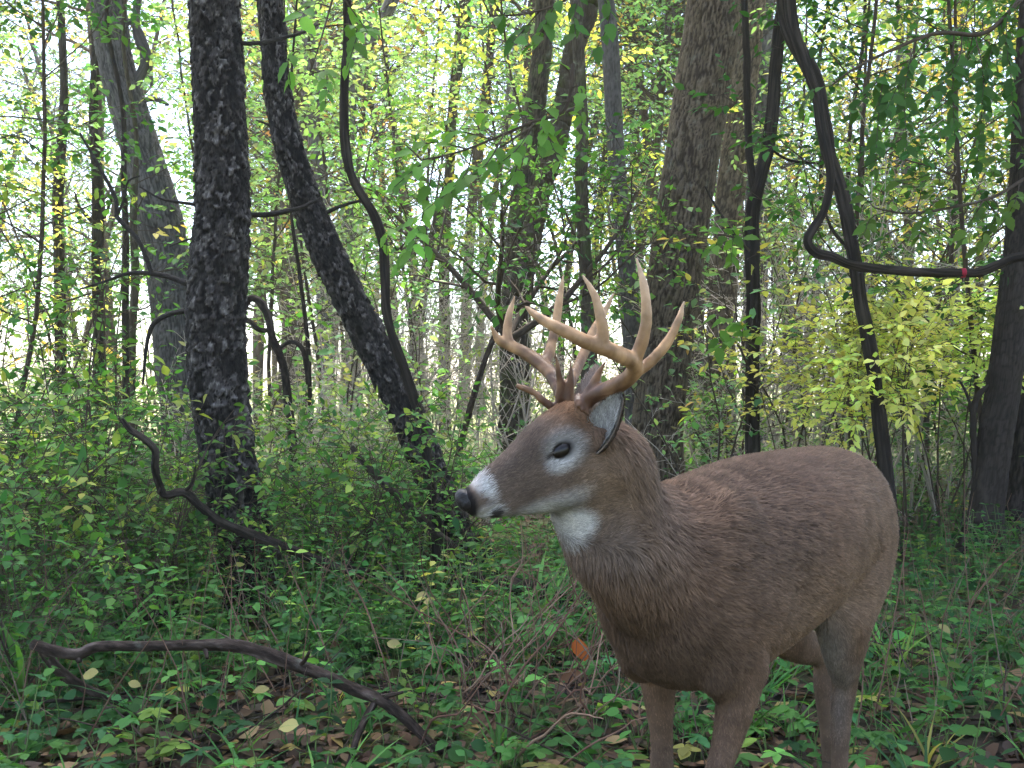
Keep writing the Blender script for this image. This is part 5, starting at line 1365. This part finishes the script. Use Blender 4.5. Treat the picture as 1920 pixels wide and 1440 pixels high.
# ---- ears: cupped leaves, dark outside, pale inside
def ear(base, tip, face, width, sg, side_name):
    ax = tip - base; L = np.linalg.norm(ax); ax = ax / L
    fc = nz(face - ax * np.dot(face, ax)); sd_ = np.cross(ax, fc)
    nu, nvv = 15, 13
    u = np.linspace(0, 1, nu)[:, None]; v = np.linspace(-1, 1, nvv)[None]
    w = width * np.sin(np.pi * np.clip(.16 + .84 * u, 0, 1)) ** .62
    w = w * (1 - .15 * u)
    cup = 1.25 - .55 * u
    an = v * cup * 1.1
    X = w * np.sin(an) / np.sin(1.1) * 1.0; Y = w * (1 - np.cos(an)) * 1.1
    P0 = base + ax * (u * L)[..., None] + sd_ * X[..., None] + fc * (Y - .010 * np.sin(np.pi * u))[..., None] - fc * (.012 * u * u)[..., None]
    Nn = nz(np.cross(np.gradient(P0, axis=0), np.gradient(P0, axis=1)))
    if (Nn * fc).sum(-1).mean() < 0: Nn = -Nn
    In = P0.reshape(-1, 3); Out = (P0 - Nn * .0035).reshape(-1, 3)
    i = np.arange(nu - 1)[:, None] * nvv + np.arange(nvv - 1)[None]
    q = np.stack([i, i + 1, i + nvv + 1, i + nvv], -1).reshape(-1, 4)
    n_ = nu * nvv
    rim = [j for j in range(nvv)][::-1] + [j * nvv for j in range(1, nu)] + [(nu - 1) * nvv + j for j in range(1, nvv)] + [j * nvv + nvv - 1 for j in range(nu - 2, 0, -1)]
    rim = np.array(rim); r2 = np.roll(rim, -1)
    rq = np.stack([rim, r2, r2 + n_, rim + n_], 1)
    V = np.concatenate([In, Out])
    edge = np.abs(np.tile(np.linspace(-1, 1, nvv), nu))
    ci = WHITE * .5 * (1 - .3 * edge[:, None] ** 3) * np.array([1, .95, .92]); ci = ci * (1 - .5 * smooth(.75, 1, np.repeat(np.linspace(0, 1, nu), nvv))[:, None])
    co_ = np.tile(GREYB * 1.7, (n_, 1))
    me = build_mesh('ear', V - deer_org, [q, q[:, ::-1] + n_, rq], M['fur'], {'col': np.concatenate([ci, co_]) * .85}, shade_smooth=False)
    eo = link('ear', me, deer)
    tri = np.concatenate([q[:, :3], q[:, [0, 2, 3]]])
    ft = np.concatenate([tri, tri[:, ::-1] + n_])
    VN = np.concatenate([Nn.reshape(-1, 3), -Nn.reshape(-1, 3)])
    # colour by the nearest vertex
    allc = np.concatenate([ci, co_])
    def colf(P, N):
        inside = ((N * fc).sum(1) > 0)
        e_ = np.clip(np.abs((P - base) @ sd_) / width, 0, 1)[:, None]
        uu = np.clip((P - base) @ ax / L, 0, 1)[:, None]
        a_ = WHITE * .62 * (1 - .30 * smooth(.6, 1.0, e_)) * (1 - .5 * smooth(.7, 1, uu)) * (.55 + .45 * smooth(.1, .4, uu)) * (.7 + .6 * vnoise(P[:, 0] * 160, P[:, 2] * 90, 3))[:, None]
        return np.where(inside[:, None], a_, GREYB * 1.7)
    def flowf(P, N): return np.tile(ax, (len(P), 1)) + sd_ * .3 * np.sign((P - base) @ sd_)[:, None], np.zeros(len(P))
    fo = fur_object(eo, [hair(V, ft, 7000, 9 + sg, lambda P, wh: np.full(len(P), .010), colf, flowf, VN, lift=.3, width=.0008)], deer_org)
    return eo
ear(hp(1122, 832, .060), hp(1156, 738, .130), nz(HL * .45 + HF * 1.0 + UP * .15), .033, 1, 'left')
ear(hp(1098, 795, -.062), hp(1110, 690, -.15), nz(-HL * .75 + HF * .5 + UP * .1), .034, -1, 'right')

# ---- antlers
def antler(beam, tines, sg, seed):
    mb = MB()
    rgA = np.random.default_rng(seed)
    def tb(pts, ds=.006):
        P = np.array([hp(q[0], q[1], q[3]) for q in pts]); Rr = np.array([q[2] / 1040.0 for q in pts])
        X, r, s = resample(P, Rr, ds=ds)
        tube(mb, X, r, 14, n=len(X))
    tb(beam)
    for t in tines: tb(t)
    b0 = hp(beam[0][0], beam[0][1], beam[0][3])
    for i in range(12):          # burr
        a = i / 12 * 6.283
        ax = nz(hp(beam[1][0], beam[1][1], beam[1][3]) - b0); e1 = nz(np.cross(ax, HX)); e2 = np.cross(ax, e1)
        ellipsoid(mb, b0 + ax * .006 + (e1 * math.cos(a) + e2 * math.sin(a)) * .019, [HX * .006, HL * .006, UP * .006], 8)
    mb.A = {}
    me = mb.mesh('a', None); ob = bpy.data.objects.new('a', me); COL.objects.link(ob)
    md = ob.modifiers.new('r', 'REMESH'); md.mode = 'VOXEL'; md.voxel_size = .0028; md.use_smooth_shade = True
    ms = ob.modifiers.new('s', 'SMOOTH'); ms.factor = .5; ms.iterations = 6
    dg = bpy.context.evaluated_depsgraph_get(); dg.update()
    m2 = bpy.data.meshes.new_from_object(ob.evaluated_get(dg)); bpy.data.objects.remove(ob); bpy.data.meshes.remove(me)
    co = np.empty(len(m2.vertices) * 3, np.float32); m2.vertices.foreach_get('co', co); co = co.reshape(-1, 3).astype(float)
    no = np.empty(len(m2.vertices) * 3, np.float32); m2.vertices.foreach_get('normal', no); no = no.reshape(-1, 3)
    dist = np.linalg.norm(co - b0, axis=1)
    g = vnoise(co[:, 0] * 160 + co[:, 1] * 90, co[:, 2] * 45, seed) - .5
    co = co + no * (g * .0026 * smooth(.14, .03, dist))[:, None]
    g2 = vnoise(co[:, 0] * 60 + 3, co[:, 2] * 60 + co[:, 1] * 60, seed + 5); g3 = vnoise(co[:, 0] * 260 + co[:, 1] * 260, co[:, 2] * 60, seed + 6)
    t = smooth(.02, .26, dist + .10 * (g2 - .5))[:, None]
    c = np.array([.085, .038, .020]) * (1 - t) + np.array([.37, .215, .108]) * t
    t2 = smooth(.20, .36, dist)[:, None]; c = c * (1 - .6 * t2) + np.array([.56, .45, .36]) * .6 * t2
    c = c * (1 + .45 * (g2 - .5) + .25 * (g3 - .5))[:, None]
    co = co + no * ((g3 - .5) * .0012)[:, None]
    m2.vertices.foreach_set('co', (co - deer_org).astype(np.float32).ravel())
    a_ = m2.attributes.new('col', 'FLOAT_COLOR', 'POINT'); a_.data.foreach_set('color', np.concatenate([c, np.ones((len(c), 1))], 1).astype(np.float32).ravel())
    m2.materials.clear(); m2.materials.append(M['antler']); m2.update(); m2.name = 'antler'
    return link('antler', m2, deer)
antler([(1090, 762, 17, .040), (1112, 742, 16, .058), (1142, 730, 16, .095), (1173, 713, 15, .135), (1190, 694, 15, .160), (1186, 678, 15, .178), (1162, 665, 15, .190), (1130, 651, 14, .195), (1095, 639, 13, .192), (1068, 625, 12, .185), (1041, 612, 11, .172), (1010, 595, 8.5, .155), (985, 574, 3.5, .14)],
       [[(1188, 682, 13, .172), (1204, 640, 11.5, .19), (1212, 596, 10, .20), (1208, 538, 8, .20), (1192, 482, 2.5, .19)],
        [(1188, 697, 12, .15), (1205, 690, 11, .155), (1229, 669, 10.5, .165), (1255, 636, 9, .172), (1273, 598, 7, .178), (1283, 563, 2.5, .18)],
        [(1128, 650, 13, .195), (1130, 618, 10.5, .20), (1124, 585, 9, .20), (1114, 552, 7, .197), (1092, 515, 2.5, .19)],
        [(1098, 752, 12, .045), (1110, 725, 10, .06), (1122, 702, 7, .068), (1136, 676, 2.5, .072)]], 1, 3)
antler([(1060, 760, 17, -.036), (1050, 728, 16, -.055), (1034, 702, 15, -.085), (1010, 679, 14.5, -.115), (980, 659, 13, -.14), (955, 647, 12, -.15), (936, 638, 9.5, -.15), (920, 612, 3.5, -.145)],
       [[(956, 648, 11, -.15), (951, 625, 10, -.155), (955, 590, 8, -.158), (965, 554, 2.5, -.155)],
        [(1020, 690, 12, -.105), (1032, 655, 11, -.125), (1042, 610, 10, -.135), (1049, 560, 8, -.14), (1057, 514, 2.5, -.135)],
        [(1058, 745, 12, -.045), (1072, 712, 11.5, -.075), (1088, 678, 11, -.105), (1111, 625, 10, -.13), (1132, 588, 8, -.14), (1151, 550, 2.5, -.14)],
        [(1050, 745, 11, -.03), (1050, 715, 8, -.022), (1041, 660, 2.2, -.012)], [(1068, 752, 10, -.02), (1070, 715, 7.5, -.012), (1070, 676, 2.2, -.006)],
        [(1040, 765, 8, -.03), (1018, 752, 7.5, -.03), (1000, 735, 7, -.035), (968, 723, 5.5, -.042)]], -1, 4)
# ================================================================== HAZE
hz_mat, n, l, out = new_mat('haze')
pv = n.new('ShaderNodeVolumePrincipled'); pv.inputs['Color'].default_value = (.93, .95, 1, 1); pv.inputs['Density'].default_value = HAZE; pv.inputs['Anisotropy'].default_value = .2
l.new(pv.outputs[0], out.inputs['Volume'])
hv = np.array([[x, y, z] for x in (-75, 75) for y in (-4, 70) for z in (-2, 24)], float)
hme = build_mesh('haze', hv, [np.array([[0, 1, 3, 2], [4, 6, 7, 5], [0, 4, 5, 1], [2, 3, 7, 6], [0, 2, 6, 4], [1, 5, 7, 3]])], hz_mat, shade_smooth=False)
tag(link('haze', hme), 'thin pale haze hanging in the wood', 'haze', kind='stuff')
